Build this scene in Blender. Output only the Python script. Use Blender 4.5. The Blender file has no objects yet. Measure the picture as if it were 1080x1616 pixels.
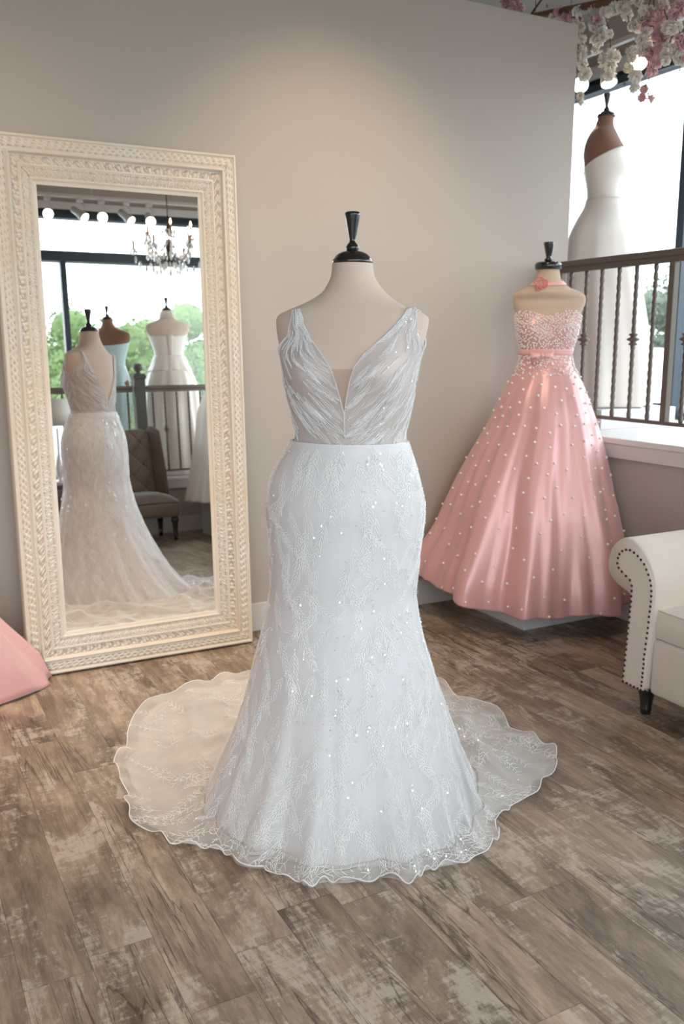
import bpy, math, random
import numpy as np
from mathutils import Vector, Matrix
random.seed(7); rng = np.random.default_rng(7)
scene = bpy.context.scene
COL = scene.collection
PI = math.pi
# ------------------------------------------------------------------ camera
F = 1400.0; PITCH = math.radians(10.73); YAW = math.radians(27.8); CAM = np.array([0.0, 0.0, 1.4])
cam_data = bpy.data.cameras.new('camera'); cam = bpy.data.objects.new('camera', cam_data); COL.objects.link(cam)
cam_data.sensor_fit = 'VERTICAL'; cam_data.sensor_height = 36; cam_data.sensor_width = 24
cam_data.lens = 36.0 * F / 1616.0
cam.location = CAM; cam.rotation_euler = (PI / 2 - PITCH, 0, -YAW)
cam_data.clip_start = 0.05; cam_data.clip_end = 500
cam_data.dof.use_dof = True; cam_data.dof.focus_distance = 2.45; cam_data.dof.aperture_fstop = 4.5
scene.camera = cam
scene.view_settings.view_transform = 'Standard'; scene.view_settings.look = 'None'
scene.view_settings.exposure = EXPOSURE = -0.30; scene.view_settings.gamma = 1.0
scene.view_settings.use_curve_mapping = False
# ------------------------------------------------------------------ world: bright overcast sky
world = bpy.data.worlds.new('overcast_sky'); scene.world = world; world.use_nodes = True
wn = world.node_tree; wn.nodes.clear()
w_out = wn.nodes.new('ShaderNodeOutputWorld'); w_bg = wn.nodes.new('ShaderNodeBackground')
w_tc = wn.nodes.new('ShaderNodeTexCoord'); w_sep = wn.nodes.new('ShaderNodeSeparateXYZ'); w_rp = wn.nodes.new('ShaderNodeValToRGB')
wn.links.new(w_tc.outputs['Generated'], w_sep.inputs[0]); wn.links.new(w_sep.outputs['Z'], w_rp.inputs[0])
w_rp.color_ramp.elements[0].position = 0.0; w_rp.color_ramp.elements[0].color = (0.93, 0.945, 1.0, 1)
w_rp.color_ramp.elements[1].position = 0.6; w_rp.color_ramp.elements[1].color = (0.88, 0.915, 1.0, 1)
wn.links.new(w_rp.outputs[0], w_bg.inputs[0]); w_bg.inputs[1].default_value = SKY = 7.0
wn.links.new(w_bg.outputs[0], w_out.inputs[0])

def look_rot(d):
    return Vector(d).to_track_quat('-Z', 'Y').to_euler()
def portal(loc, direction, sx, sy):
    l = bpy.data.lights.new('window_portal', 'AREA'); l.shape = 'RECTANGLE'; l.size = sx; l.size_y = sy
    l.cycles.is_portal = True
    o = bpy.data.objects.new('window_portal', l); COL.objects.link(o); o.location = loc; o.rotation_euler = look_rot(direction)
# the room's planes
YP = 3.94; WALL_END = 3.50; WALL_TOP = 3.07; CEIL = 3.55
XR = 3.35; RIGHT_DECK = 0.93; XG = 4.55          # right knee wall, deck height, right glass
YR = -0.60; REAR_DECK = 0.53; YG = -1.50         # rear knee wall, deck height, rear glass
WIN_TOP = 3.08; X_LEFT = -3.6; Y_FAR = 6.4
portal((XG + 0.05, (YG + Y_FAR) / 2, (1.0 + WIN_TOP) / 2), (-1, 0, 0), 7.8, 2.1)
portal(((X_LEFT + XG) / 2, YG - 0.05, (0.6 + WIN_TOP) / 2), (0, 1, 0), 8.1, 2.5)

def ceiling_wash(loc, target, power, size, color):
    l = bpy.data.lights.new('ceiling_downlight', 'SPOT'); l.energy = power; l.color = color; l.spot_size = math.radians(size); l.spot_blend = 1.0
    l.shadow_soft_size = 0.06
    o = bpy.data.objects.new('ceiling_downlight', l); COL.objects.link(o); o.location = loc
    o.rotation_euler = look_rot(Vector(target) - Vector(loc)); return o
WARM = (1.0, 0.78, 0.55)
# lens positions of the shop's downlights (their housings are built below)
DOWNLIGHTS = [((-0.4, 2.4, CEIL - 0.03), (0.35, 3.94, 0.9), 95, 72), ((1.9, 2.5, CEIL - 0.03), (2.05, 3.94, 1.30), 135, 69),
              ((0.9, 3.0, CEIL - 0.03), (0.92, 3.15, 0.0), 260, 46), ((-1.8, 1.2, CEIL - 0.03), (-1.6, 1.6, 0.0), 110, 110)]
for loc, tg, pw, sz in DOWNLIGHTS: ceiling_wash((loc[0], loc[1], loc[2] - 0.03), tg, pw, sz, WARM)

# ------------------------------------------------------------------ pixel -> world helpers
FW = np.array([math.sin(YAW) * math.cos(PITCH), math.cos(YAW) * math.cos(PITCH), -math.sin(PITCH)])
RT = np.array([math.cos(YAW), -math.sin(YAW), 0.0]); UP = np.cross(RT, FW)
HF = np.array([math.sin(YAW), math.cos(YAW), 0.0])
def ray(x, y): return FW + RT * (x - 540) / F - UP * (y - 808) / F
def hit(x, y, ax, val):
    r = ray(x, y); return CAM + (val - CAM[ax]) / r[ax] * r
def hit_vertical(x, y, base):          # vertical plane through `base`, square to the camera's heading
    r = ray(x, y); b = np.array([base[0], base[1], 0.0])
    return CAM + ((b - CAM) @ HF) / (r @ HF) * r
def silhouette(base, rows):            # rows (y, xl, xr) -> z, centre offset along RT, half width
    out = []
    for y, xl, xr in rows:
        a = hit_vertical(xl, y, base); b = hit_vertical(xr, y, base); c = hit_vertical((xl + xr) / 2, y, base)
        out.append((c[2], (c - np.array([base[0], base[1], c[2]])) @ RT, (b - a) @ RT / 2))
    out.sort(); return np.array(out)

# ------------------------------------------------------------------ mesh helpers
class MB:
    def __init__(s): s.v = []; s.f = []; s.n = 0
    def add(s, v, f):
        v = np.asarray(v, float).reshape(-1, 3); s.v.append(v); n = s.n
        s.f.extend([tuple(int(i) + n for i in q) for q in f]); s.n += len(v); return s
    def box(s, x0, x1, y0, y1, z0, z1):
        v = [(x, y, z) for z in (z0, z1) for y in (y0, y1) for x in (x0, x1)]
        return s.add(v, [(0, 2, 3, 1), (4, 5, 7, 6), (0, 1, 5, 4), (2, 6, 7, 3), (0, 4, 6, 2), (1, 3, 7, 5)])
    def grid(s, P, closed=False, flip=False):
        P = np.asarray(P, float); nv, nu = P.shape[:2]; f = []
        for j in range(nv - 1):
            for i in range(nu if closed else nu - 1):
                a = j * nu + i; b = j * nu + (i + 1) % nu; q = (a, b, b + nu, a + nu)
                f.append(q[::-1] if flip else q)
        return s.add(P.reshape(-1, 3), f)
    def lathe(s, prof, n=24, c=(0, 0, 0), cap=True):
        c = np.array(c, float); P = []
        for r, z in prof:
            t = np.arange(n) * 2 * PI / n; P.append(np.stack([c[0] + r * np.cos(t), c[1] + r * np.sin(t), np.full(n, c[2] + z)], 1))
        b = s.n; s.grid(np.array(P), True)
        if cap:
            s.f.append(tuple(b + i for i in range(n))[::-1]); m = b + (len(prof) - 1) * n; s.f.append(tuple(m + i for i in range(n)))
        return s
    def tube(s, pts, r, n=8, cap=True, twist=0.0, square=False):
        pts = np.asarray(pts, float); m = len(pts); r = np.full(m, r) if np.isscalar(r) else np.asarray(r, float)
        t = np.gradient(pts, axis=0); t /= np.linalg.norm(t, axis=1)[:, None] + 1e-12
        ref = np.array([0, 0, 1.0]) if abs(t[0][2]) < 0.9 else np.array([1.0, 0, 0]); P = []
        u = np.cross(t[0], ref); u /= np.linalg.norm(u)
        for k in range(m):
            u = u - (u @ t[k]) * t[k]; u /= np.linalg.norm(u) + 1e-12; w = np.cross(t[k], u)
            a = np.arange(n) * 2 * PI / n + twist * k
            P.append(pts[k] + r[k] * (np.cos(a)[:, None] * u + np.sin(a)[:, None] * w))
        b = s.n; s.grid(np.array(P), True)
        if cap:
            s.f.append(tuple(b + i for i in range(n))[::-1]); e = b + (m - 1) * n; s.f.append(tuple(e + i for i in range(n)))
        return s
    def sphere(s, c, r, nu=12, nv=8, sc=(1, 1, 1)):
        P = []
        for j in range(nv + 1):
            ph = PI * (0.02 + 0.96 * j / nv) - PI / 2; a = np.arange(nu) * 2 * PI / nu
            P.append(np.stack([c[0] + r * sc[0] * np.cos(ph) * np.cos(a), c[1] + r * sc[1] * np.cos(ph) * np.sin(a), np.full(nu, c[2] + r * sc[2] * math.sin(ph))], 1))
        b = s.n; s.grid(np.array(P), True); s.f.append(tuple(b + i for i in range(nu))[::-1]); e = b + nv * nu; s.f.append(tuple(e + i for i in range(nu)))
        return s
    def octa(s, C, r):                 # many tiny beads at once
        C = np.asarray(C, float).reshape(-1, 3); d = np.array([(1, 0, 0), (-1, 0, 0), (0, 1, 0), (0, -1, 0), (0, 0, 1), (0, 0, -1)], float) * r
        fs = [(0, 2, 4), (2, 1, 4), (1, 3, 4), (3, 0, 4), (2, 0, 5), (1, 2, 5), (3, 1, 5), (0, 3, 5)]
        V = (C[:, None, :] + d[None]).reshape(-1, 3)
        return s.add(V, [tuple(6 * k + i for i in q) for k in range(len(C)) for q in fs])
    def build(s, name, m, parent=None, smooth=True, loc=None, solid=None, sub=0, bevel=None, offset=0):
        me = bpy.data.meshes.new(name); V = np.concatenate(s.v) if s.v else np.zeros((0, 3))
        origin = np.zeros(3)
        if parent is not None:
            origin = np.array(world_loc(parent))
        elif loc is not None: origin = np.array(loc, float)
        me.from_pydata((V - origin).tolist(), [], s.f); me.update()
        if smooth: me.polygons.foreach_set('use_smooth', [True] * len(me.polygons))
        me.materials.append(m)
        o = bpy.data.objects.new(name, me); COL.objects.link(o)
        if parent is not None: o.parent = parent
        else: o.location = origin
        if bevel:
            b = o.modifiers.new('bevel', 'BEVEL'); b.width = bevel; b.segments = 3; b.limit_method = 'ANGLE'; b.angle_limit = math.radians(40)
        if sub: q = o.modifiers.new('sub', 'SUBSURF'); q.levels = q.render_levels = sub
        if solid: q = o.modifiers.new('solid', 'SOLIDIFY'); q.thickness = solid; q.offset = offset
        return o
def world_loc(o):
    l = np.array(o.location)
    while o.parent is not None: o = o.parent; l = l + np.array(o.location)
    return l
def tag(o, label, cat, group=None, kind=None):
    if label: o['label'] = label
    if cat: o['category'] = cat
    if group: o['group'] = group
    if kind: o['kind'] = kind
    return o
def thing(name, label, cat, loc, group=None):
    o = bpy.data.objects.new(name, None); COL.objects.link(o); o.location = loc; o.empty_display_size = 0.1
    return tag(o, label, cat, group)
def struct(name, mb, m, smooth=False, **k):
    o = mb.build(name, m, smooth=smooth, **k); o['kind'] = 'structure'; return o
def part_copy(src, parent, loc=(0, 0, 0), rot=None, scale=None, subs=True):
    c = src.copy(); COL.objects.link(c); c.parent = parent; c.location = loc
    if rot is not None: c.rotation_euler = rot
    if scale is not None: c.scale = scale
    if subs:
        for g in list(src.children): part_copy(g, c, g.location.copy(), g.rotation_euler.copy())
    return c
def thing_copy(src, loc, label=None, rotz=None, group=None):
    c = src.copy(); COL.objects.link(c); c.location = loc
    if rotz is not None: c.rotation_euler = (0, 0, rotz)
    if label: c['label'] = label
    if group: c['group'] = group
    for ch in list(src.children): part_copy(ch, c, ch.location.copy(), ch.rotation_euler.copy())
    return c

# ------------------------------------------------------------------ materials
def base_mat(name):
    m = bpy.data.materials.new(name); m.use_nodes = True; nt = m.node_tree; b = nt.nodes['Principled BSDF']; return m, nt, b
def N(nt, t, **k):
    n = nt.nodes.new(t)
    for a, v in k.items(): setattr(n, a, v)
    return n
def pbr(name, col, rough=0.6, metal=0.0, var=0.06, scale=6.0, bump=0.0, bscale=60.0, coat=0.0, sheen=0.0, spec=0.5, emit=None, estr=0.0, stretch=(1, 1, 1)):
    m, nt, b = base_mat(name); L = nt.links
    tc = N(nt, 'ShaderNodeTexCoord'); mp = N(nt, 'ShaderNodeMapping'); mp.inputs['Scale'].default_value = stretch; L.new(tc.outputs['Object'], mp.inputs[0])
    no = N(nt, 'ShaderNodeTexNoise'); no.inputs['Scale'].default_value = scale; no.inputs['Detail'].default_value = 6; L.new(mp.outputs[0], no.inputs['Vector'])
    mx = N(nt, 'ShaderNodeMix', data_type='RGBA'); c = Vector(col)
    mx.inputs[6].default_value = (*(c * (1 - var)), 1); mx.inputs[7].default_value = (*[min(1, q * (1 + var)) for q in c], 1)
    L.new(no.outputs[0], mx.inputs[0]); L.new(mx.outputs[2], b.inputs['Base Color'])
    b.inputs['Roughness'].default_value = rough; b.inputs['Metallic'].default_value = metal
    b.inputs['Coat Weight'].default_value = coat; b.inputs['Sheen Weight'].default_value = sheen; b.inputs['Specular IOR Level'].default_value = spec
    if bump:
        n2 = N(nt, 'ShaderNodeTexNoise'); n2.inputs['Scale'].default_value = bscale; n2.inputs['Detail'].default_value = 4; L.new(mp.outputs[0], n2.inputs['Vector'])
        bp = N(nt, 'ShaderNodeBump'); bp.inputs['Strength'].default_value = bump; bp.inputs['Distance'].default_value = 0.01
        L.new(n2.outputs[0], bp.inputs['Height']); L.new(bp.outputs[0], b.inputs['Normal'])
    if emit: b.inputs['Emission Color'].default_value = (*emit, 1); b.inputs['Emission Strength'].default_value = estr
    return m
def sheer(name, col, opacity, transl=0.35, noise=0.15, gloss=0.06):
    m = bpy.data.materials.new(name); m.use_nodes = True; nt = m.node_tree; nt.nodes.clear(); L = nt.links
    out = N(nt, 'ShaderNodeOutputMaterial'); tr = N(nt, 'ShaderNodeBsdfTransparent'); di = N(nt, 'ShaderNodeBsdfDiffuse'); tl = N(nt, 'ShaderNodeBsdfTranslucent'); gl = N(nt, 'ShaderNodeBsdfGlossy')
    for n in (di, tl): n.inputs['Color'].default_value = (*col, 1)
    gl.inputs['Roughness'].default_value = 0.35
    m1 = N(nt, 'ShaderNodeMixShader'); m1.inputs[0].default_value = transl; L.new(di.outputs[0], m1.inputs[1]); L.new(tl.outputs[0], m1.inputs[2])
    m3 = N(nt, 'ShaderNodeMixShader'); m3.inputs[0].default_value = gloss; L.new(m1.outputs[0], m3.inputs[1]); L.new(gl.outputs[0], m3.inputs[2])
    m2 = N(nt, 'ShaderNodeMixShader'); L.new(tr.outputs[0], m2.inputs[1]); L.new(m3.outputs[0], m2.inputs[2]); L.new(m2.outputs[0], out.inputs[0])
    # a thin net covers more when it is seen edge-on
    lw = N(nt, 'ShaderNodeLayerWeight'); lw.inputs[0].default_value = 0.35
    tc = N(nt, 'ShaderNodeTexCoord'); no = N(nt, 'ShaderNodeTexNoise'); no.inputs['Scale'].default_value = 9; no.inputs['Detail'].default_value = 5; L.new(tc.outputs['Object'], no.inputs['Vector'])
    a = N(nt, 'ShaderNodeMath', operation='MULTIPLY_ADD'); L.new(no.outputs[0], a.inputs[0]); a.inputs[1].default_value = noise * 2; a.inputs[2].default_value = opacity - noise
    b = N(nt, 'ShaderNodeMath', operation='MULTIPLY_ADD'); L.new(lw.outputs['Facing'], b.inputs[0]); b.inputs[1].default_value = (1 - opacity) * 0.85; L.new(a.outputs[0], b.inputs[2]); b.use_clamp = True
    L.new(b.outputs[0], m2.inputs[0]); return m

def m_wall_make():
    m, nt, b = base_mat('painted_wall'); L = nt.links
    tc = N(nt, 'ShaderNodeTexCoord'); no = N(nt, 'ShaderNodeTexNoise'); no.inputs['Scale'].default_value = 1.3; no.inputs['Detail'].default_value = 3; L.new(tc.outputs['Object'], no.inputs['Vector'])
    mx = N(nt, 'ShaderNodeMix', data_type='RGBA'); mx.inputs[6].default_value = (0.46, 0.405, 0.36, 1); mx.inputs[7].default_value = (0.49, 0.43, 0.38, 1)
    L.new(no.outputs[0], mx.inputs[0]); L.new(mx.outputs[2], b.inputs['Base Color']); b.inputs['Roughness'].default_value = 0.6; b.inputs['Specular IOR Level'].default_value = 0.35
    n2 = N(nt, 'ShaderNodeTexNoise'); n2.inputs['Scale'].default_value = 180; L.new(tc.outputs['Object'], n2.inputs['Vector'])
    bp = N(nt, 'ShaderNodeBump'); bp.inputs['Strength'].default_value = 0.08; bp.inputs['Distance'].default_value = 0.004; L.new(n2.outputs[0], bp.inputs['Height']); L.new(bp.outputs[0], b.inputs['Normal'])
    return m
def m_floor_make():
    m, nt, b = base_mat('weathered_plank_floor'); L = nt.links
    tc = N(nt, 'ShaderNodeTexCoord'); sp = N(nt, 'ShaderNodeSeparateXYZ'); L.new(tc.outputs['Object'], sp.inputs[0])
    PWID = 0.152; PLEN = 1.22
    def math_(op, a, bb=None, c=None, clamp=False):
        n = N(nt, 'ShaderNodeMath', operation=op); n.use_clamp = clamp
        for i, v in enumerate((a, bb, c)):
            if v is None: continue
            if hasattr(v, 'node'): L.new(v, n.inputs[i])
            else: n.inputs[i].default_value = v
        return n.outputs[0]
    xs = math_('DIVIDE', math_('ADD', sp.outputs['X'], -0.03 + PWID * 100), PWID); ix = math_('FLOOR', xs); fx = math_('FRACT', xs)
    wn_ = N(nt, 'ShaderNodeTexWhiteNoise', noise_dimensions='1D'); L.new(ix, wn_.inputs['W'])
    ys = math_('ADD', math_('DIVIDE', math_('ADD', sp.outputs['Y'], 50.0), PLEN), math_('MULTIPLY', wn_.outputs['Value'], 7.0)); iy = math_('FLOOR', ys); fy = math_('FRACT', ys)
    cb = N(nt, 'ShaderNodeCombineXYZ'); L.new(ix, cb.inputs[0]); L.new(iy, cb.inputs[1])
    pid = N(nt, 'ShaderNodeTexWhiteNoise', noise_dimensions='3D'); L.new(cb.outputs[0], pid.inputs['Vector'])
    # each plank reads its own piece of the wood pattern
    off = N(nt, 'ShaderNodeVectorMath', operation='MULTIPLY_ADD'); L.new(pid.outputs['Color'], off.inputs[0]); off.inputs[1].default_value = (9, 13, 5); L.new(tc.outputs['Object'], off.inputs[2])
    def noise(scale, st, det=8, rough=0.6, dist=0.0, ref=None):
        mp = N(nt, 'ShaderNodeMapping'); mp.inputs['Scale'].default_value = st; L.new(ref or off.outputs[0], mp.inputs[0])
        n = N(nt, 'ShaderNodeTexNoise'); n.inputs['Scale'].default_value = scale; n.inputs['Detail'].default_value = det; n.inputs['Roughness'].default_value = rough; n.inputs['Distortion'].default_value = dist; L.new(mp.outputs[0], n.inputs['Vector']); return n.outputs[0]
    def ramp(v, p0, p1, c0=(0, 0, 0, 1), c1=(1, 1, 1, 1)):
        r = N(nt, 'ShaderNodeValToRGB'); r.color_ramp.elements[0].position = p0; r.color_ramp.elements[1].position = p1; r.color_ramp.elements[0].color = c0; r.color_ramp.elements[1].color = c1; L.new(v, r.inputs[0]); return r
    def mix(f, a, bb, bt='MIX'):
        n = N(nt, 'ShaderNodeMix', data_type='RGBA', blend_type=bt)
        if hasattr(f, 'node'): L.new(f, n.inputs[0])
        else: n.inputs[0].default_value = f
        for i, v in ((6, a), (7, bb)):
            if hasattr(v, 'node'): L.new(v, n.inputs[i])
            else: n.inputs[i].default_value = (*v, 1)
        return n.outputs[2]
    broad = ramp(noise(3.4, (1.0, 0.42, 1), 9, 0.68, 0.8), 0.34, 0.66)
    grain = noise(26, (1.0, 0.10, 1), 8, 0.65, 0.5)
    grain = math_('ADD', math_('MULTIPLY', grain, 0.6), math_('MULTIPLY', noise(70, (1.0, 0.14, 1), 10, 0.8, 0.8), 0.4)); gr = ramp(grain, 0.40, 0.60)
    base = mix(broad.outputs[0], (0.140, 0.101, 0.074), (0.50, 0.395, 0.305))
    base = mix(0.85, base, mix(gr.outputs[0], (0.48, 0.44, 0.40), (1.22, 1.20, 1.18)), 'MULTIPLY')
    tone = N(nt, 'ShaderNodeValToRGB'); tone.color_ramp.elements[0].color = (0.86, 0.84, 0.82, 1); tone.color_ramp.elements[1].color = (1.16, 1.13, 1.10, 1); L.new(pid.outputs['Value'], tone.inputs[0])
    base = mix(1.0, base, tone.outputs[0], 'MULTIPLY')
    # scraped pale paint patches broken by fine crosswise saw marks and grain
    patch = noise(3.4, (1.2, 0.5, 1), 12, 0.74, 1.2); saw = noise(38, (0.30, 1.9, 1), 8, 0.7, 0.6); fine = noise(75, (1.0, 0.30, 1), 9, 0.75)
    pm = math_('ADD', patch, math_('MULTIPLY', math_('SUBTRACT', saw, 0.5), 0.30)); pm = math_('ADD', pm, math_('MULTIPLY', math_('SUBTRACT', fine, 0.5), 0.34))
    pmr = ramp(pm, 0.515, 0.60)
    pale = mix(fine, (0.40, 0.33, 0.265), (0.68, 0.59, 0.50))
    pf = math_('MULTIPLY', pmr.outputs[0], 0.72)
    c = mix(pf, base, pale)
    # dark cracks along the grain
    cr = ramp(noise(9, (1.6, 0.09, 1), 6, 0.55, 1.2), 0.480, 0.499); cr.color_ramp.elements.new(0.518); cr.color_ramp.elements[2].color = (0, 0, 0, 1); cr.color_ramp.elements[1].color = (1, 1, 1, 1)
    crm = math_('MULTIPLY', cr.outputs[0], math_('MULTIPLY', ramp(noise(2.2, (1, 0.6, 1), 3), 0.47, 0.56).outputs[0], 0.85))
    c = mix(crm, c, (0.035, 0.025, 0.018))
    # plank seams
    ex = math_('MULTIPLY', math_('MINIMUM', fx, math_('SUBTRACT', 1.0, fx)), PWID); ey = math_('MULTIPLY', math_('MINIMUM', fy, math_('SUBTRACT', 1.0, fy)), PLEN)
    e = math_('MINIMUM', ex, ey); seam = N(nt, 'ShaderNodeMapRange'); seam.inputs['From Min'].default_value = 0.0003; seam.inputs['From Max'].default_value = 0.0015; seam.inputs['To Min'].default_value = 0.50; L.new(e, seam.inputs['Value'])
    c = mix(1.0, c, seam.outputs[0], 'MULTIPLY')
    L.new(c, b.inputs['Base Color'])
    rr = math_('MULTIPLY_ADD', grain, 0.22, 0.33); L.new(rr, b.inputs['Roughness']); b.inputs['Specular IOR Level'].default_value = 0.45
    h = math_('ADD', math_('MULTIPLY', grain, 0.35), math_('MULTIPLY', seam.outputs[0], 0.8)); h = math_('ADD', h, math_('MULTIPLY', pm, 0.5))
    bp = N(nt, 'ShaderNodeBump'); bp.inputs['Strength'].default_value = 0.35; bp.inputs['Distance'].default_value = 0.003; L.new(h, bp.inputs['Height']); L.new(bp.outputs[0], b.inputs['Normal'])
    return m
def m_frame_make():
    m, nt, b = base_mat('distressed_cream_paint'); L = nt.links
    at = N(nt, 'ShaderNodeAttribute'); at.attribute_name = 'relief'
    tc = N(nt, 'ShaderNodeTexCoord'); n1 = N(nt, 'ShaderNodeTexNoise'); n1.inputs['Scale'].default_value = 3.5; n1.inputs['Detail'].default_value = 5
    n2 = N(nt, 'ShaderNodeTexNoise'); n2.inputs['Scale'].default_value = 90; n2.inputs['Detail'].default_value = 6; n2.inputs['Roughness'].default_value = 0.7
    for n in (n1, n2): L.new(tc.outputs['Object'], n.inputs['Vector'])
    # wax in the carving: relief height - noise
    s = N(nt, 'ShaderNodeMath', operation='MULTIPLY_ADD'); L.new(n2.outputs[0], s.inputs[0]); s.inputs[1].default_value = 0.9; L.new(at.outputs['Fac'], s.inputs[2])
    s2 = N(nt, 'ShaderNodeMath', operation='MULTIPLY_ADD'); L.new(n1.outputs[0], s2.inputs[0]); s2.inputs[1].default_value = 0.55; L.new(s.outputs[0], s2.inputs[2])
    r = N(nt, 'ShaderNodeValToRGB'); r.color_ramp.elements[0].position = 0.66; r.color_ramp.elements[1].position = 1.02; L.new(s2.outputs[0], r.inputs[0])
    wax = N(nt, 'ShaderNodeMix', data_type='RGBA'); wax.inputs[6].default_value = (0.36, 0.22, 0.13, 1); wax.inputs[7].default_value = (0.30, 0.25, 0.21, 1); L.new(n1.outputs[0], wax.inputs[0])
    r.color_ramp.elements[0].color = (0.25, 0.25, 0.25, 1); r.color_ramp.elements[1].color = (1, 1, 1, 1)
    rr = N(nt, 'ShaderNodeValToRGB'); rr.color_ramp.elements[0].position = 0.35; rr.color_ramp.elements[1].position = 0.65; L.new(n1.outputs[0], rr.inputs[0])
    pt = N(nt, 'ShaderNodeMix', data_type='RGBA'); pt.inputs[6].default_value = (0.76, 0.69, 0.61, 1); pt.inputs[7].default_value = (0.72, 0.61, 0.48, 1); L.new(rr.outputs[0], pt.inputs[0])
    mx = N(nt, 'ShaderNodeMix', data_type='RGBA'); L.new(r.outputs[0], mx.inputs[0]); L.new(wax.outputs[2], mx.inputs[6]); L.new(pt.outputs[2], mx.inputs[7])
    L.new(mx.outputs[2], b.inputs['Base Color']); b.inputs['Roughness'].default_value = 0.55
    bp = N(nt, 'ShaderNodeBump'); bp.inputs['Strength'].default_value = 0.4; bp.inputs['Distance'].default_value = 0.002; L.new(n2.outputs[0], bp.inputs['Height']); L.new(bp.outputs[0], b.inputs['Normal'])
    return m
def m_glass_make(name='window_glass', f=0.05, tint=(0.93, 0.97, 0.96)):
    m = bpy.data.materials.new(name); m.use_nodes = True; nt = m.node_tree; nt.nodes.clear()
    out = N(nt, 'ShaderNodeOutputMaterial'); tr = N(nt, 'ShaderNodeBsdfTransparent'); tr.inputs[0].default_value = (*tint, 1); gl = N(nt, 'ShaderNodeBsdfGlossy'); gl.inputs['Roughness'].default_value = 0.01
    mx = N(nt, 'ShaderNodeMixShader'); mx.inputs[0].default_value = f; nt.links.new(tr.outputs[0], mx.inputs[1]); nt.links.new(gl.outputs[0], mx.inputs[2]); nt.links.new(mx.outputs[0], out.inputs[0]); return m
def m_brick_make():
    m, nt, b = base_mat('red_brick'); tc = N(nt, 'ShaderNodeTexCoord'); br = N(nt, 'ShaderNodeTexBrick'); br.inputs['Scale'].default_value = 3
    mp = N(nt, 'ShaderNodeMapping'); mp.inputs['Rotation'].default_value = (PI / 2, 0, 0); nt.links.new(tc.outputs['Object'], mp.inputs[0]); nt.links.new(mp.outputs[0], br.inputs['Vector'])
    br.inputs['Color1'].default_value = (0.22, 0.085, 0.065, 1); br.inputs['Color2'].default_value = (0.16, 0.06, 0.05, 1); br.inputs['Mortar'].default_value = (0.25, 0.2, 0.18, 1)
    nt.links.new(br.outputs[0], b.inputs['Base Color']); b.inputs['Roughness'].default_value = 0.9; return m
M = {}
M['wall'] = m_wall_make(); M['floor'] = m_floor_make(); M['frame'] = m_frame_make(); M['glass'] = m_glass_make(); M['brick'] = m_brick_make()
M['trim'] = pbr('white_trim_paint', (0.70, 0.66, 0.63), 0.45, var=0.02)
M['ceil'] = pbr('grey_ceiling_paint', (0.36, 0.33, 0.30), 0.8, var=0.03)
M['deck'] = pbr('white_deck_paint', (0.78, 0.74, 0.72), 0.35, var=0.03, scale=3)
M['winframe'] = pbr('dark_window_frame', (0.05, 0.068, 0.09), 0.4, metal=0.2, var=0.05)
M['mirror'] = pbr('mirror_silver', (0.95, 0.955, 0.94), 0.0, metal=1.0, var=0.0)
M['edge'] = pbr('bevelled_glass_edge', (0.55, 0.58, 0.56), 0.08, metal=1.0, var=0.0)
M['black'] = pbr('black_lacquer_wood', (0.012, 0.011, 0.011), 0.22, var=0.1, coat=0.6)
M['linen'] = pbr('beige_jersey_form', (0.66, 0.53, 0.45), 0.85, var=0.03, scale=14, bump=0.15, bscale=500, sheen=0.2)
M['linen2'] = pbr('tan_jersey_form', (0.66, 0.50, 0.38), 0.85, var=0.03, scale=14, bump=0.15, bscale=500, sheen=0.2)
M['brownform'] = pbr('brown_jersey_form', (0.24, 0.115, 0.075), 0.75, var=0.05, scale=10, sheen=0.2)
M['pink'] = pbr('pink_satin', (0.76, 0.41, 0.41), 0.37, metal=0.15, var=0.04, scale=3, sheen=0.35, bump=0.10, bscale=9, spec=0.9)
M['pinkribbon'] = pbr('pink_ribbon_satin', (0.90, 0.50, 0.49), 0.3, var=0.03, sheen=0.3)
M['rose'] = pbr('coral_fabric_rose', (0.86, 0.31, 0.28), 0.6, var=0.08, sheen=0.3)
M['pearl'] = pbr('pearl', (0.96, 0.90, 0.87), 0.45, var=0.02, coat=0.3)
M['ivory'] = pbr('ivory_satin', (0.80, 0.72, 0.64), 0.38, var=0.02, sheen=0.2, spec=0.6)
M['white_satin'] = pbr('white_satin', (0.84, 0.775, 0.72), 0.4, var=0.02, sheen=0.2)
M['aqua'] = pbr('pale_aqua_satin', (0.56, 0.74, 0.76), 0.4, var=0.03, sheen=0.2)
M['lining'] = pbr('white_lining', (0.825, 0.815, 0.835), 0.75, var=0.01, sheen=0.1)
M['tulle'] = sheer('beaded_tulle', (0.88, 0.87, 0.89), 0.55, 0.25, 0.08)
M['train'] = sheer('train_tulle', (0.91, 0.89, 0.87), 0.30, 0.30, 0.13)
M['bodice'] = sheer('bodice_mesh', (0.79, 0.755, 0.77), 0.58, 0.2, 0.05)
M['nudemesh'] = sheer('nude_mesh', (0.70, 0.55, 0.44), 0.45, 0.3, 0.03)
M['thread'] = pbr('white_embroidery_thread', (0.92, 0.91, 0.90), 0.42, var=0.02, spec=0.7)
M['bead'] = pbr('glass_bead', (0.90, 0.91, 0.93), 0.12, var=0.02, coat=0.6, spec=0.9)
M['sequin'] = pbr('iridescent_sequin', (0.93, 0.95, 0.97), 0.06, metal=0.25, var=0.05, scale=30, coat=1.0, spec=1.0)
M['iron'] = pbr('bronze_painted_iron', (0.15, 0.125, 0.105), 0.5, metal=0.3, var=0.12, scale=30)
M['newel'] = pbr('grey_brown_newel_paint', (0.10, 0.095, 0.085), 0.55, var=0.08)
M['sofa'] = pbr('cream_sofa_linen', (0.66, 0.57, 0.50), 0.85, var=0.03, scale=20, bump=0.2, bscale=420, sheen=0.25)
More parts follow.
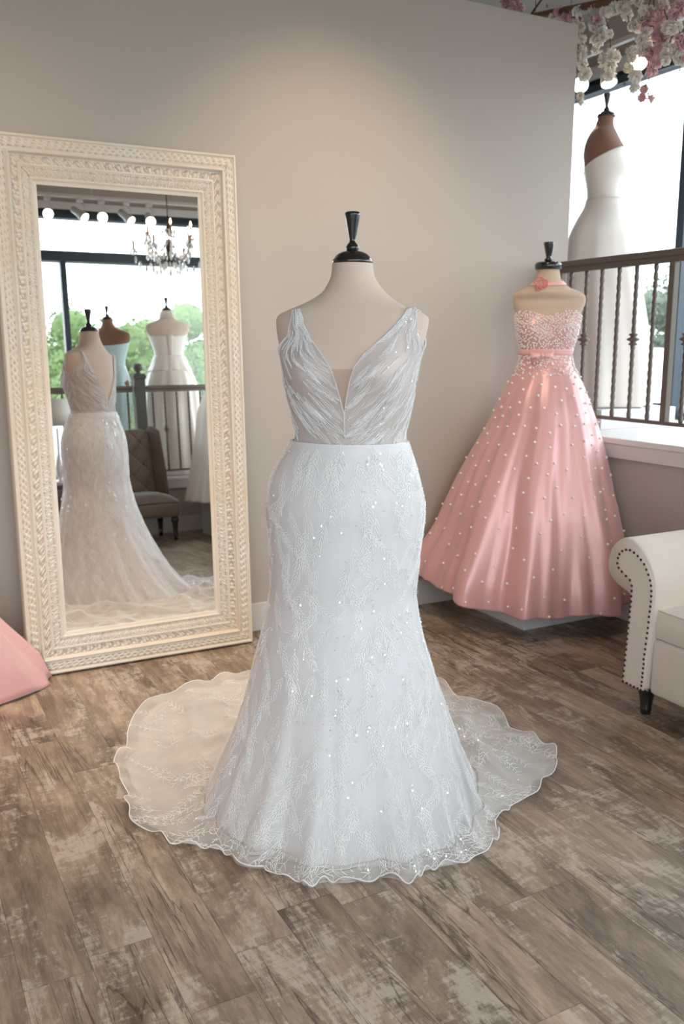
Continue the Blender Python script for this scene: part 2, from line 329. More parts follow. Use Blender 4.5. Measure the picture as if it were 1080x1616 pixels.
M['nail'] = pbr('dark_bronze_nailhead', (0.07, 0.045, 0.035), 0.35, metal=0.8)
M['velvet'] = pbr('brown_crushed_velvet', (0.15, 0.105, 0.075), 0.6, var=0.4, scale=7, sheen=0.5, bump=0.2, bscale=30)
M['podium'] = pbr('white_podium_paint', (0.74, 0.74, 0.76), 0.5, var=0.02)
M['petalwhite'] = pbr('white_petal', (0.92, 0.88, 0.81), 0.7, var=0.05)
M['petalpink'] = pbr('pink_petal', (0.88, 0.56, 0.57), 0.7, var=0.22, scale=20)
M['stamen'] = pbr('yellow_green_stamen', (0.55, 0.5, 0.16), 0.7, var=0.1)
M['twig'] = pbr('brown_twig', (0.10, 0.055, 0.035), 0.8, var=0.25, scale=30, bump=0.5)
M['branch'] = pbr('weathered_branch_bark', (0.22, 0.125, 0.07), 0.85, var=0.3, scale=14, bump=0.8, bscale=30)
M['leafgreen'] = pbr('small_green_leaf', (0.16, 0.26, 0.07), 0.6, var=0.2)
M['fixture'] = pbr('white_fixture_enamel', (0.62, 0.60, 0.57), 0.4, var=0.02)
M['lamp'] = pbr('lit_lamp_face', (1, 0.95, 0.85), 0.5, emit=(1.0, 0.86, 0.66), estr=9.0)
M['bulb'] = pbr('lit_candle_bulb', (1, 0.9, 0.75), 0.5, emit=(1.0, 0.72, 0.42), estr=9.0)
M['candle'] = pbr('amber_candle_sleeve', (0.50, 0.26, 0.10), 0.5)
M['chandiron'] = pbr('dark_chandelier_iron', (0.05, 0.035, 0.028), 0.4, metal=0.5)
M['crystal'] = pbr('cut_crystal', (0.95, 0.96, 0.97), 0.06, var=0.0, metal=0.15, coat=1.0, spec=1.0)
M['shade'] = pbr('white_lamp_shade', (0.78, 0.76, 0.72), 0.8, var=0.02)
M['wood'] = pbr('dark_table_wood', (0.06, 0.04, 0.03), 0.4, var=0.2, scale=8, stretch=(1, 8, 1))
M['asphalt'] = pbr('grey_asphalt', (0.17, 0.17, 0.17), 0.95, var=0.1)
M['grass'] = pbr('mown_grass', (0.10, 0.17, 0.05), 0.95, var=0.2, scale=3)
M['foliage'] = pbr('tree_leaves', (0.12, 0.19, 0.06), 0.75, var=0.35, scale=2)
M['foliage2'] = pbr('grey_green_hedge_leaves', (0.15, 0.18, 0.13), 0.8, var=0.3, scale=3)
M['bark'] = pbr('tree_bark', (0.09, 0.07, 0.05), 0.9, bump=0.5)
M['carpaint'] = pbr('white_car_paint', (0.75, 0.77, 0.80), 0.2, var=0.01, coat=1.0)
M['carglass'] = pbr('tinted_car_glass', (0.03, 0.05, 0.06), 0.05, var=0.0, coat=1.0)
M['tyre'] = pbr('black_tyre', (0.02, 0.02, 0.022), 0.8)
M['rim'] = pbr('silver_wheel_rim', (0.5, 0.5, 0.52), 0.3, metal=0.8)
M['roof'] = pbr('grey_roof', (0.2, 0.19, 0.18), 0.9)
# ================================================================== the room
struct('floor', MB().box(X_LEFT, XR + 0.12, YR - 0.12, YP + 0.01, -0.12, 0.0), M['floor'])
struct('ceiling', MB().box(X_LEFT - 0.1, XG + 0.3, YG - 0.3, Y_FAR + 0.1, CEIL, CEIL + 0.12), M['ceil'])
struct('wall_back', MB().box(X_LEFT, WALL_END, YP, YP + 0.12, 0.0, WALL_TOP), M['wall'], bevel=0.004)
struct('wall_left', MB().box(X_LEFT - 0.12, X_LEFT, YG - 0.12, Y_FAR, -0.12, CEIL), M['wall'])
struct('wall_far', MB().box(X_LEFT, XG + 0.1, Y_FAR, Y_FAR + 0.12, -0.12, CEIL), M['wall'])
struct('baseboard_back', MB().box(X_LEFT, XR, YP - 0.016, YP, 0.0, 0.143), M['trim'], bevel=0.004)
# knee wall and raised display deck on the right
struct('wall_right', MB().box(XR, XR + 0.11, YR, Y_FAR, 0.0, RIGHT_DECK - 0.03), M['wall'])
struct('trim_1', MB().box(XR - 0.022, XR, YR, YP, 0.828, RIGHT_DECK - 0.02), M['trim'], bevel=0.003)
struct('trim_2', MB().box(XR - 0.03, XG, YR, Y_FAR, RIGHT_DECK - 0.03, RIGHT_DECK), M['deck'], bevel=0.004)
struct('baseboard_right', MB().box(XR - 0.016, XR, YR, YP - 0.016, 0.0, 0.143), M['trim'], bevel=0.004)
struct('wall_right_window', MB().box(XG - 0.02, XG + 0.12, YG, Y_FAR, -0.1, RIGHT_DECK + 0.0).box(XG - 0.02, XG + 0.12, YG, Y_FAR, 3.17, CEIL), M['wall'])
struct('trim_3', MB().box(XG - 0.05, XG - 0.02, YG, Y_FAR, 3.155, 3.235), M['trim'])
# knee wall and lower display deck behind the camera
struct('wall_rear', MB().box(X_LEFT, XR, YR - 0.11, YR, 0.0, REAR_DECK - 0.03), M['wall'])
struct('trim_4', MB().box(X_LEFT, XR, YR, YR + 0.022, 0.42, REAR_DECK - 0.02), M['trim'], bevel=0.003)
struct('trim_5', MB().box(X_LEFT, XR + 0.1, YG, YR + 0.03, REAR_DECK - 0.03, REAR_DECK), M['deck'], bevel=0.004)
struct('trim_6', MB().box(XR, XG, YG, YR, REAR_DECK, RIGHT_DECK), M['deck'])
struct('baseboard_rear', MB().box(X_LEFT, XR - 0.016, YR, YR + 0.016, 0.0, 0.143), M['trim'], bevel=0.004)
struct('wall_rear_window', MB().box(X_LEFT, XG, YG - 0.12, YG + 0.02, -0.1, REAR_DECK).box(X_LEFT, XG, YG - 0.12, YG + 0.02, 3.17, CEIL), M['wall'])
struct('trim_7', MB().box(X_LEFT, XG, YG + 0.02, YG + 0.05, 3.165, 3.235), M['trim'])

def window_x(name, x, ys, z0, z1):     # glazing in the plane X = x, mullions at ys
    t = thing(name, None, None, (x, ys[0], z0)); t['kind'] = 'structure'
    m = MB().box(x - 0.05, x + 0.05, ys[0], ys[-1], z0, z0 + 0.045).box(x - 0.05, x + 0.05, ys[0], ys[-1], z1, z1 + 0.04)
    for k, y in enumerate(ys): m.box(x - 0.05, x + 0.05, y - 0.03, y + 0.03, z0 + 0.045, z1)
    m.box(x + 0.0, x + 0.09, ys[0], ys[-1], z1 + 0.04, 3.17)
    m.build('window_frame', M['winframe'], t, smooth=False, bevel=0.004)
    for a, b in zip(ys[:-1], ys[1:]): MB().box(x - 0.004, x + 0.004, a + 0.03, b - 0.03, z0 + 0.045, z1).build('pane', M['glass'], t, smooth=False)
def window_y(name, y, xs, z0, z1, bars):
    t = thing(name, None, None, (xs[0], y, z0)); t['kind'] = 'structure'
    m = MB().box(xs[0], xs[-1], y - 0.05, y + 0.05, z0, z0 + 0.045).box(xs[0], xs[-1], y - 0.05, y + 0.05, z1, z1 + 0.03).box(xs[0], xs[-1], y - 0.09, y, z1 + 0.03, 3.17)
    for a, b in bars: m.box(xs[0], xs[-1], y - 0.06, y + 0.06, a, b)
    for x in xs: m.box(x - 0.028, x + 0.028, y - 0.05, y + 0.05, z0 + 0.045, bars[0][0])
    m.build('window_frame', M['winframe'], t, smooth=False, bevel=0.004)
    for a, b in zip(xs[:-1], xs[1:]):
        MB().box(a + 0.028, b - 0.028, y - 0.004, y + 0.004, z0 + 0.045, bars[0][0]).build('pane', M['glass'], t, smooth=False)
    MB().box(xs[0], xs[-1], y - 0.004, y + 0.004, bars[-1][1], z1).build('pane', M['glass'], t, smooth=False)
window_x('window_1', XG, [YG, 0.3, 2.15, 4.07, 6.35], RIGHT_DECK + 0.0, 3.07)
window_y('window_2', YG, [X_LEFT, -1.7, 0.05, 1.78, 4.5], REAR_DECK + 0.0, WIN_TOP, [(2.665, 2.765)])

# ------------------------------------------------------------------ outdoors
struct('outdoor_ground', MB().box(-60, 60, -80, 70, -0.30, -0.14), M['asphalt'])  # asphalt ground outside the windows, under the trees and cars
OUT = -0.14
def tree(name, label, x, y, h, r, mat='foliage', trunk=0.12, n=9000, group=None, flat=1.0):
    t = thing(name, label, 'tree', (x, y, OUT), group)
    MB().tube([(x, y, OUT), (x + 0.05, y, OUT + h * 0.3), (x - 0.05, y + 0.05, OUT + h * 0.5)], [trunk * 1.3, trunk, trunk * 0.5], 10).build('trunk', M['bark'], t)
    R = np.random.default_rng(int(abs(x * 31 + y * 17)) + 3)
    lobes = [(R.normal(0, r * 0.52, 3) * (1, 1, 0.9 * flat), r * R.uniform(0.35, 0.6)) for _ in range(16)]
    cz = OUT + h - r * flat * 0.95; V = []; core = MB()
    for c, rr in lobes: core.sphere(np.array([x, y, max(cz, OUT + r * .9)]) + c, rr * .66, 12, 8)
    for _ in range(n):
        c, rr = lobes[R.integers(16)]; d = R.normal(size=3); d /= np.linalg.norm(d); p = np.array([x, y, cz]) + c + d * rr * R.uniform(0.62, 1.25)
        a = R.normal(size=3); a /= np.linalg.norm(a); b = np.cross(a, d); b /= np.linalg.norm(b) + 1e-9; s = r * 0.040
        V += [p - a * s, p + b * s * 0.6, p + a * s, p - b * s * 0.6]
    V = np.array(V); V[:, 2] = np.maximum(V[:, 2], OUT + 0.15)
    core.add(V, [(4 * i, 4 * i + 1, 4 * i + 2, 4 * i + 3) for i in range(len(V) // 4)]).build('crown', M[mat], t, smooth=False)
# behind the rear window (seen in the mirror)
tree('maple_tree', 'green leafy tree behind the rear window, between the two mannequins on the rear deck', 6.5, -15.0, 3.3, 1.5)
tree('maple_tree', 'green tree outside the rear window at the mirror right edge, beyond the corset gown', 10.4, -17.5, 3.7, 1.8)
tree('maple_tree', 'green tree beyond the rear window at the far left of the mirror', 4.9, -24.0, 3.9, 2.0)
tree('maple_tree', 'paler distant tree seen past the dark mullion in the mirror', 9.8, -36.0, 5.6, 2.6)
tree('maple_tree', 'low round tree seen above the newel post in the mirror', 12.0, -28.0, 3.8, 2.2)
def building(x0, x1, y0, y1, h, label, mat='brick'):
    t = thing('brick_building', label, 'building', ((x0 + x1) / 2, (y0 + y1) / 2, OUT))
    MB().box(x0, x1, y0, y1, OUT, h).build('wall', M[mat], t, smooth=False)
    MB().box(x0 - 0.3, x1 + 0.3, y0 - 0.3, y1 + 0.3, h, h + 0.25).build('roof', M['roof'], t, smooth=False)
    w = x0 + 1.2
    while w < x1 - 1.8:
        f = MB().box(w, w + 1.1, y1, y1 + 0.08, 0.9, 2.2).build('window', M['trim'], t, smooth=False)
        MB().box(w + 0.1, w + 1.0, y1 + 0.08, y1 + 0.1, 1.0, 2.1).build('pane', M['carglass'], f, smooth=False); w += 3.4
building(4.0, 22.0, -46.0, -40.0, 3.4, 'low red brick building outside, seen in the mirror below the trees')
# behind the right window
for k, (x, y, h, r, lb) in enumerate([(28, 22, 5.0, 2.2, 'hazy green tree outside the right window, nearest the white satin gown'), (36, 29.5, 5.8, 2.8, 'tall hazy tree outside the right window, behind the white car roof'),
                                   (26, 33.5, 5.4, 2.5, 'dense green tree outside, seen between gown skirt and balusters'), (31, 16.5, 4.8, 2.4, 'green tree outside right of the dark mullion')]):
    tree('oak_tree', lb, x, y, h, r, 'foliage2')
def car(x, y, rz, label):
    t = thing('car', label, 'car', (0, 0, 0))
    prof = [(-2.25, .35), (-2.28, .62), (-2.2, .86), (-1.25, .98), (-.65, 1.42), (.85, 1.46), (1.75, 1.02), (2.2, .95), (2.28, .6), (2.2, .33), (-2.25, .33)]
    def side(y_, s): return [(px, y_ * (0.82 if pz > 1.1 else 1.0), pz) for px, pz in prof]
    ys = [-.88, -.8, .8, .88]; P = np.array([[(px, y_ * (0.84 if pz > 1.1 else 1.0), 0.33 + (pz - 0.33) * (0.985 if abs(y_) > .85 else 1.0)) for px, pz in prof] for y_ in ys])
    m = MB(); m.grid(P, True, True); n = len(prof); m.f.append(tuple(range(n))); m.f.append(tuple(3 * n + i for i in range(n))[::-1]); m.build('body', M['carpaint'], t, bevel=0.04)
    for s in (-1, 1):
        MB().add([(-1.12, s * .80, 1.0), (1.5, s * .80, 1.0), (.8, s * .755, 1.38), (-.58, s * .755, 1.36)], [(0, 1, 2, 3)]).build('side_window', M['carglass'], t, smooth=False, solid=0.01)
        for wx in (-1.42, 1.42):
            w = MB().lathe([(.1, -.1), (.31, -.1), (.33, -.06), (.33, .06), (.31, .1), (.1, .1)], 28).build('wheel', M['tyre'], t)
            w.location = (wx, s * .84, .33); w.rotation_euler = (PI / 2, 0, 0)
            r_ = MB().lathe([(.02, -.11), (.2, -.115), (.21, -.1), (.21, .1), (.2, .115), (.02, .11)], 20).build('rim', M['rim'], t); r_.parent = w; r_.location = (0, 0, 0)
    t.location = (x, y, OUT); t.rotation_euler = (0, 0, rz); return t
car(15.3, 13.2, math.radians(100), 'white car parked outside beyond the right window')
car(3.0, -12.0, math.radians(8), 'pale car parked outside the rear window, low at the left of the mirror')

# ================================================================== mirror
TILT = math.radians(2.5); MY = 3.80
def mirror_pt(u, v, w):                # u = world X, v = height along the mirror, w = out of the glass towards the room
    y = MY + (v - 0.1) * math.sin(TILT) - w * math.cos(TILT); z = 0.1 + (v - 0.1) * math.cos(TILT) + w * math.sin(TILT)
    return (u, y, z)
mir = thing('leaning_floor_mirror', 'tall leaning mirror in an ornately carved cream frame', 'mirror', (0.98, 3.82, 0.0))
U0, U1, V0, V1 = 0.487, 1.507, 0.006, 2.215; FWD = 0.172
iu0, iu1, iv0, iv1 = U0 + FWD, U1 - FWD, V0 + FWD, V1 - FWD - 0.012
q = [mirror_pt(iu0 - .01, iv0 - .01, 0), mirror_pt(iu1 + .01, iv0 - .01, 0), mirror_pt(iu1 + .01, iv1 + .01, 0), mirror_pt(iu0 - .01, iv1 + .01, 0)]
MB().add(q, [(0, 1, 2, 3)]).build('mirror_glass', M['mirror'], mir, smooth=False)
MB().add([mirror_pt(U0 + .02, V0 + .02, -0.004), mirror_pt(U1 - .02, V0 + .02, -0.004), mirror_pt(U1 - .02, V1 - .02, -0.004), mirror_pt(U0 + .02, V1 - .02, -0.004),
          mirror_pt(U0 + .02, V0 + .02, -0.028), mirror_pt(U1 - .02, V0 + .02, -0.028), mirror_pt(U1 - .02, V1 - .02, -0.028), mirror_pt(U0 + .02, V1 - .02, -0.028)],
         [(0, 1, 2, 3), (7, 6, 5, 4), (0, 4, 5, 1), (1, 5, 6, 2), (2, 6, 7, 3), (3, 7, 4, 0)]).build('backing_board', M['wood'], mir, smooth=False)
# moulding profile: s = 0 outer edge .. 1 sight edge, height out of the glass plane; kind of carving
KEY = [(0, -.026), (0, .026), (.02, .034), (.06, .036), (.085, .030), (.10, .028), (.30, .030), (.335, .024), (.35, .036), (.385, .038), (.41, .024), (.43, .018), (.60, .016), (.615, .024), (.645, .025), (.66, .016), (.86, .008), (.875, .014), (.905, .015), (.92, .006), (1.0, .004), (1.0, -.002)]
ks = []; 
for (a, h0), (b, h1) in zip(KEY[:-1], KEY[1:]):
    n = max(1, int((b - a) / 0.012))
    for i in range(n): ks.append((a + (b - a) * i / n, h0 + (h1 - h0) * i / n))
ks.append(KEY[-1]); ks = np.array(ks)
def carve(s, d):                       # relief in metres and 0..1 relief value, d = distance along the rail
    if .10 < s < .30:                  # interlaced leaf scroll
        t = (s - .20) / .10; ph = d / 0.062 * 2 * PI
        a = math.exp(-((t - .55 * math.sin(ph)) / .30) ** 2); b = math.exp(-((t + .55 * math.sin(ph)) / .30) ** 2); c = math.exp(-(t / .25) ** 2) * (0.5 + 0.5 * math.cos(2 * ph)) ** 2
        v = max(a, b * .9, c) * (1 - abs(t) ** 6); return .0065 * v, v
    if .335 < s < .41:                 # rope
        v = abs(math.sin(d / 0.017 * PI + (s - .37) * 25)); return .003 * v, .35 + .65 * v
    if .43 < s < .60:                  # small leaves
        t = (s - .515) / .085; ph = d / 0.05 * 2 * PI
        v = (0.5 + 0.5 * math.sin(ph + 3.2 * abs(t))) * (0.5 + .5 * math.cos(ph * 2.5 + t * 3)) * (1 - t ** 4) * 1.3; v = min(1, v); return .0055 * v, v
    if .66 < s < .86:                  # egg and dart
        t = (s - .76) / .10; e = ((d / 0.042) % 1.0 - .5) / .5
        rr = math.sqrt((e / .62) ** 2 + (t * .95) ** 2); v = max(math.exp(-((rr - .95) / .14) ** 2), max(0, 1 - (rr / .62) ** 2) if rr < .62 else 0)
        if abs(e) > .85: v = max(v, (1 - abs(t)) * .8)
        return .007 * v, v
    if .875 <= s <= .905:
        v = abs(math.sin(d / 0.012 * PI)); return .0015 * v, .4 + .6 * v
    if .0 < s < .06: v = .65 + .35 * math.sin(d / .02) * math.sin(d / .013 + 1); return .0012 * v, v
    return 0.0, .72
mb = MB(); relief = []
OC = [(U0, V0), (U1, V0), (U1, V1), (U0, V1)]; IC = [(iu0, iv0), (iu1, iv0), (iu1, iv1), (iu0, iv1)]
for k in range(4):
    o0, o1, i0, i1 = np.array(OC[k]), np.array(OC[(k + 1) % 4]), np.array(IC[k]), np.array(IC[(k + 1) % 4]); Ln = np.linalg.norm(o1 - o0)
    n = int(Ln / 0.0045); P = []
    for j in range(n + 1):
        row = []
        for s, h in ks:
            a = o0 + (i0 - o0) * s; b = o1 + (i1 - o1) * s; p = a + (b - a) * j / n; d = j / n * Ln
            dh, v = carve(s, d); row.append(mirror_pt(p[0], p[1], h + dh)); relief.append(v if h > 0 else .7)
        P.append(row)
    mb.grid(np.array(P))
fr = mb.build('carved_frame', M['frame'], mir); at = fr.data.attributes.new('relief', 'FLOAT', 'POINT'); at.data.foreach_set('value', relief)

# ================================================================== railings
def bar_mesh(z0, z1, knuckle=False):
    zs = np.arange(z0, z1 + .001, .012); return MB().tube([(0, 0, z) for z in zs], 0.0115, 4, twist=0.45)
BH = 0.775
b0 = None; k0 = None
def railing(name, label, p0, p1, z0, spots, thick=(), group=None):
    p0 = np.array(p0, float); p1 = np.array(p1, float); d = (p1 - p0) / np.linalg.norm(p1 - p0); nrm = np.array([-d[1], d[0]])
    t = thing(name, label, 'railing', (p0[0], p0[1], z0), group)
    def along(w, za, zb):
        a = p0 + nrm * w; b = p0 - nrm * w; c = p1 - nrm * w; e = p1 + nrm * w
        v = [(*q, za) for q in (a, b, c, e)] + [(*q, zb) for q in (a, b, c, e)]
        return MB().add(v, [(3, 2, 1, 0), (4, 5, 6, 7), (0, 1, 5, 4), (1, 2, 6, 5), (2, 3, 7, 6), (3, 0, 4, 7)])
    along(.023, z0 + .872, z0 + .905).build('top_rail', M['iron'], t, smooth=False, bevel=.009)
    along(.011, z0 + .845, z0 + .872).build('rail_channel', M['iron'], t, smooth=False)
    along(.013, z0 + .085, z0 + .103).build('bottom_rail', M['iron'], t, smooth=False, bevel=.003)
    global b0, k0
    for i, (s, kn) in enumerate(spots):
        p = p0 + d * s; loc = (p[0] - p0[0], p[1] - p0[1], 0)
        if b0 is None:
            b0 = bar_mesh(.10, .85).build('baluster', M['iron']); b0.parent = t; b0.location = loc; b = b0
        else: b = part_copy(b0, t, loc, subs=False)
        if kn:
            if k0 is None:
                k0 = MB().lathe([(.012, .462), (.021, .466), (.021, .472), (.014, .476), (.015, .482), (.031, .489), (.031, .495), (.015, .502), (.014, .508), (.021, .512), (.021, .518), (.012, .522)], 20).build('knuckle', M['iron']); k0.parent = b
            else: part_copy(k0, b, (0, 0, 0), subs=False)
    for s in thick:
        p = p0 + d * s; MB().box(p[0] - .017, p[0] + .017, p[1] - .017, p[1] + .017, z0 + (0 if s < .3 or s > 2 else .09), z0 + .85).build('support_post', M['iron'], t, smooth=False, bevel=.003)
    return t, d
# right rail, on the high deck; measured baluster spots
ys = [3.866, 3.751, 3.635, 3.523, 3.404, 3.288, 3.167]
ys += [2.96 - .117 * k for k in range(0, 13)]
spots = [(3.935 - y, i) for i, y in enumerate(ys)]
spots = [(s, (i in (2, 5) or (i > 6 and (i - 7) % 3 == 0))) for s, i in spots]
rt_, _ = railing('deck_railing', 'dark bronze iron railing with twisted balusters on the high deck behind the pink gown', (XR + .015, 3.935), (XR + .015, 1.48), RIGHT_DECK, spots, thick=(3.935 - 3.058, 3.935 - 3.83))
sc = []
for k in range(26):
    a = k / 25 * 1.6 * PI; r = .026 * (1 - k / 34); sc.append((XR + .015, 3.905 - .0 - r * math.cos(a) * -1 - .03, RIGHT_DECK + .80 - r * math.sin(a)))
sc = [(XR + .015, 3.90, RIGHT_DECK + .86)] + sc
MB().tube(sc, .006, 6).build('scroll_bracket', M['iron'], rt_)
# rear rail, either side of the newel
railing('rear_railing', 'iron railing with twisted balusters right of the newel post in the mirror', (2.30, YR - .04), (XR - .02, YR - .04), REAR_DECK - .03, [(.06 + .117 * k, k % 3 == 1) for k in range(9)])
railing('rear_railing', 'iron railing left of the newel post in the mirror, beside the table lamp', (.40, YR - .04), (2.17, YR - .04), REAR_DECK - .03, [(.05 + .1194 * k, k % 3 == 1) for k in range(15)], thick=(.96,))
nw = thing('newel_post', 'square grey-brown newel post with a ball finial between the rear railings', 'post', (2.235, YR - .04, REAR_DECK))
MB().box(2.185, 2.285, YR - .09, YR + .01, REAR_DECK, 1.47).build('post_shaft', M['newel'], nw, smooth=False, bevel=.004)
MB().box(2.172, 2.298, YR - .103, YR + .023, 1.47, 1.50).box(2.18, 2.29, YR - .095, YR + .015, 1.50, 1.515).build('post_cap', M['newel'], nw, smooth=False, bevel=.005)
MB().lathe([(.035, 1.515), (.02, 1.525), (.018, 1.535), (.03, 1.545), (.042, 1.565), (.045, 1.58), (.04, 1.598), (.025, 1.61), (.003, 1.616)], 20, (2.235, YR - .04, 0)).build('ball_finial', M['newel'], nw)

# ================================================================== track lights
def track(name, label, p0, p1):
    t = thing(name, label, 'light track', p0); a, b = np.array(p0), np.array(p1); al = 0 if abs(a[0] - b[0]) > abs(a[1] - b[1]) else 1
    lo, hi = np.minimum(a, b), np.maximum(a, b); w = np.array([.018, .018, .014]); w[al] = 0
    lo, hi = lo - w, hi + w; MB().box(lo[0], hi[0], lo[1], hi[1], lo[2], hi[2]).build('track_bar', M['fixture'], t, smooth=False, bevel=.003)
    n = 4
    for k in range(n):
        p = a + (b - a) * (k + .5) / n; MB().tube([(p[0], p[1], p[2] + .01), (p[0], p[1], CEIL + .001)], .006, 6).build('hanger_rod', M['fixture'], t)
track('track_rail', 'white light track under the ceiling above the right window deck', (4.1, 2.0, 3.155), (4.1, 6.3, 3.155))
track('track_rail', 'white light track above the rear window, seen at the top of the mirror', (-1.0, -1.0, 3.185), (3.8, -1.0, 3.185))
def spot_head(pos, aim, label, power=22, group=None):
    pos = np.array(pos, float); aim = Vector(aim).normalized()
    t = thing('track_spotlight', label, 'spotlight', (pos[0], pos[1], pos[2] + .13), group)
    MB().box(pos[0] - .03, pos[0] + .03, pos[1] - .018, pos[1] + .018, pos[2] + .115, pos[2] + .145).build('track_adapter', M['fixture'], t, smooth=False, bevel=.004)
    MB().tube([(pos[0], pos[1], pos[2] + .12), (pos[0] + .035, pos[1], pos[2] + .08), (pos[0] + .04, pos[1], pos[2] + .02)], .006, 6).build('yoke_arm', M['fixture'], t)
    rot = aim.to_track_quat('Z', 'Y').to_euler()
    h = MB().lathe([(.001, -.112), (.02, -.11), (.032, -.105), (.034, -.03), (.040, 0.0), (.050, .055), (.050, .062), (.046, .062), (.044, .045)], 24, cap=False).build('lamp_head', M['fixture']); h.parent = t; h.location = Vector(pos) - Vector(t.location); h.rotation_euler = rot
    e = MB().lathe([(.001, .050), (.030, .056), (.0455, .058), (.0455, .050), (.001, .046)], 24).build('lamp_lens', M['lamp']); e.parent = h
    l = bpy.data.lights.new('spot_lamp', 'SPOT'); l.energy = power; l.color = (1.0, .82, .62); l.spot_size = math.radians(75); l.spot_blend = .8; l.shadow_soft_size = .04
    lo = bpy.data.objects.new('spot_lamp', l); COL.objects.link(lo); lo.parent = h; lo.location = (0, 0, .075); lo.rotation_euler = (PI, 0, 0)
for p, a, lb in [((4.1, 4.57, 3.0), (-.64, -.72, -.38), 'white spotlight on the right track, lit, beside the partition wall edge'), ((4.1, 4.34, 2.995), (-.1, -.45, -1), 'white spotlight on the right track tilted down, middle of three'),
                 ((4.1, 4.09, 3.01), (-.66, -.70, -.38), 'white spotlight on the right track behind pink blossoms, glowing')]: spot_head(p, a, lb)
for x, a, lb in [(1.59, (-.15, .9, -.38), 'leftmost glowing spotlight at the top of the mirror'), (1.885, (.5, .65, -.6), 'second spotlight from the left in the mirror, turned aside'), (2.085, (-.15, .9, -.38), 'third glowing spotlight in the mirror, facing forward'),
                 (2.325, (.45, .65, -.65), 'fourth spotlight in the mirror, turned aside near the chandelier'), (2.545, (-.1, .8, -.5), 'fifth spotlight in the mirror, behind the chandelier')]:
    spot_head((x, -1.0, 3.02), a, lb, 18)
for k, (loc, tg, pw, sz) in enumerate(DOWNLIGHTS):
    t = thing('ceiling_downlight', 'round white ceiling downlight over the %s' % ['left of the mirror', 'back wall behind the gowns', 'wedding gown', 'left side of the shop'][k], 'ceiling light', (loc[0], loc[1], CEIL))
    MB().lathe([(.052, -.004), (.058, -.012), (.078, -.012), (.082, 0.0), (.052, 0.0)], 28, (loc[0], loc[1], CEIL), cap=False).build('trim_ring', M['fixture'], t)
    MB().lathe([(.001, -.006), (.052, -.006), (.052, -.002), (.001, -.002)], 24, (loc[0], loc[1], CEIL)).build('lens', M['lamp'], t)
# ================================================================== dress forms and gowns
def smooth_interp(x, xs, ys):
    xs = np.asarray(xs, float); ys = np.asarray(ys, float); x = np.clip(np.asarray(x, float), xs[0], xs[-1])
    m = np.gradient(ys, xs) if len(xs) > 2 else np.full(2, (ys[1] - ys[0]) / (xs[1] - xs[0]))
    k = np.clip(np.searchsorted(xs, x) - 1, 0, len(xs) - 2); h = xs[k + 1] - xs[k]; t = (x - xs[k]) / h
    return (2 * t**3 - 3 * t**2 + 1) * ys[k] + (t**3 - 2 * t**2 + t) * h * m[k] + (-2 * t**3 + 3 * t**2) * ys[k + 1] + (t**3 - t**2) * h * m[k + 1]
class Body:
    """stack of ellipses: columns z, centre shift along `cdir`, half width a, half depth b, forward shift, back factor"""
    def __init__(s, axis, ef, tab, cdir=RT):
        s.ax = np.array([axis[0], axis[1], 0.0]); s.ef = np.array([ef[0], ef[1], 0.0]); s.ef /= np.linalg.norm(s.ef)
        s.es = np.array([-s.ef[1], s.ef[0], 0.0]); s.cdir = np.array(cdir)
        t = np.array(sorted(tab), float); s.t = t
    def col(s, k, z): return smooth_interp(z, s.t[:, 0], s.t[:, k])
    def pt(s, phi, z, off=0.0, add=0.0):
        phi = np.asarray(phi, float); z = np.asarray(z, float); a, b = s.col(2, z), s.col(3, z)
        kb = np.where(np.cos(phi) < 0, s.col(5, z), 1.0); f = b * kb * np.cos(phi) + np.sign(np.cos(phi)) * off * np.abs(np.cos(phi)); w = a * np.sin(phi) + off * np.sin(phi)
        r = 1 + add
        p = s.ax + s.col(1, z)[..., None] * s.cdir + (s.col(4, z) + f * r)[..., None] * s.ef + (w * r)[..., None] * s.es
        p[..., 2] = z; return p
def ring_grid(body, zs, n=72, off=0.0, fold=None):
    ph = np.arange(n) * 2 * PI / n; PH, Z = np.meshgrid(ph, np.asarray(zs, float)); return body.pt(PH, Z, off, fold(PH, Z) if fold else 0.0)
def cap_and_finial(t, c, z, s=1.0, tilt=0):
    MB().lathe([(.054, -.004), (.056, .002), (.055, .008), (.050, .012), (.047, .018), (.036, .026), (.022, .031), (.012, .033)], 36, (c[0], c[1], z)).build('neck_cap', M['black'], t) if s == 1 else \
        MB().lathe([(.054 * s, -.004), (.056 * s, .002), (.050 * s, .012), (.036 * s, .026 * s), (.012 * s, .033 * s)], 28, (c[0], c[1], z)).build('neck_cap', M['black'], t)
    MB().lathe([(.014 * s, .030 * s), (.018 * s, .036 * s), (.0185 * s, .042 * s), (.013 * s, .050 * s), (.0085 * s, .055 * s), (.009 * s, .062 * s), (.0125 * s, .080 * s), (.0185 * s, .112 * s), (.0215 * s, .124 * s), (.0215 * s, .129 * s), (.018 * s, .133 * s), (.001, .134 * s)], 28, (c[0], c[1], z)).build('finial', M['black'], t)
def form_stand(t, c, z0, z1, mat='black', r=.19, h=.035):
    MB().lathe([(r, 0), (r, .008), (.05, h * .7), (.02, h)], 32, (c[0], c[1], z0)).build('stand_base', M[mat], t)
    MB().tube([(c[0], c[1], z0 + .012), (c[0], c[1], z1)], .014, 12).build('stand_pole', M[mat], t)

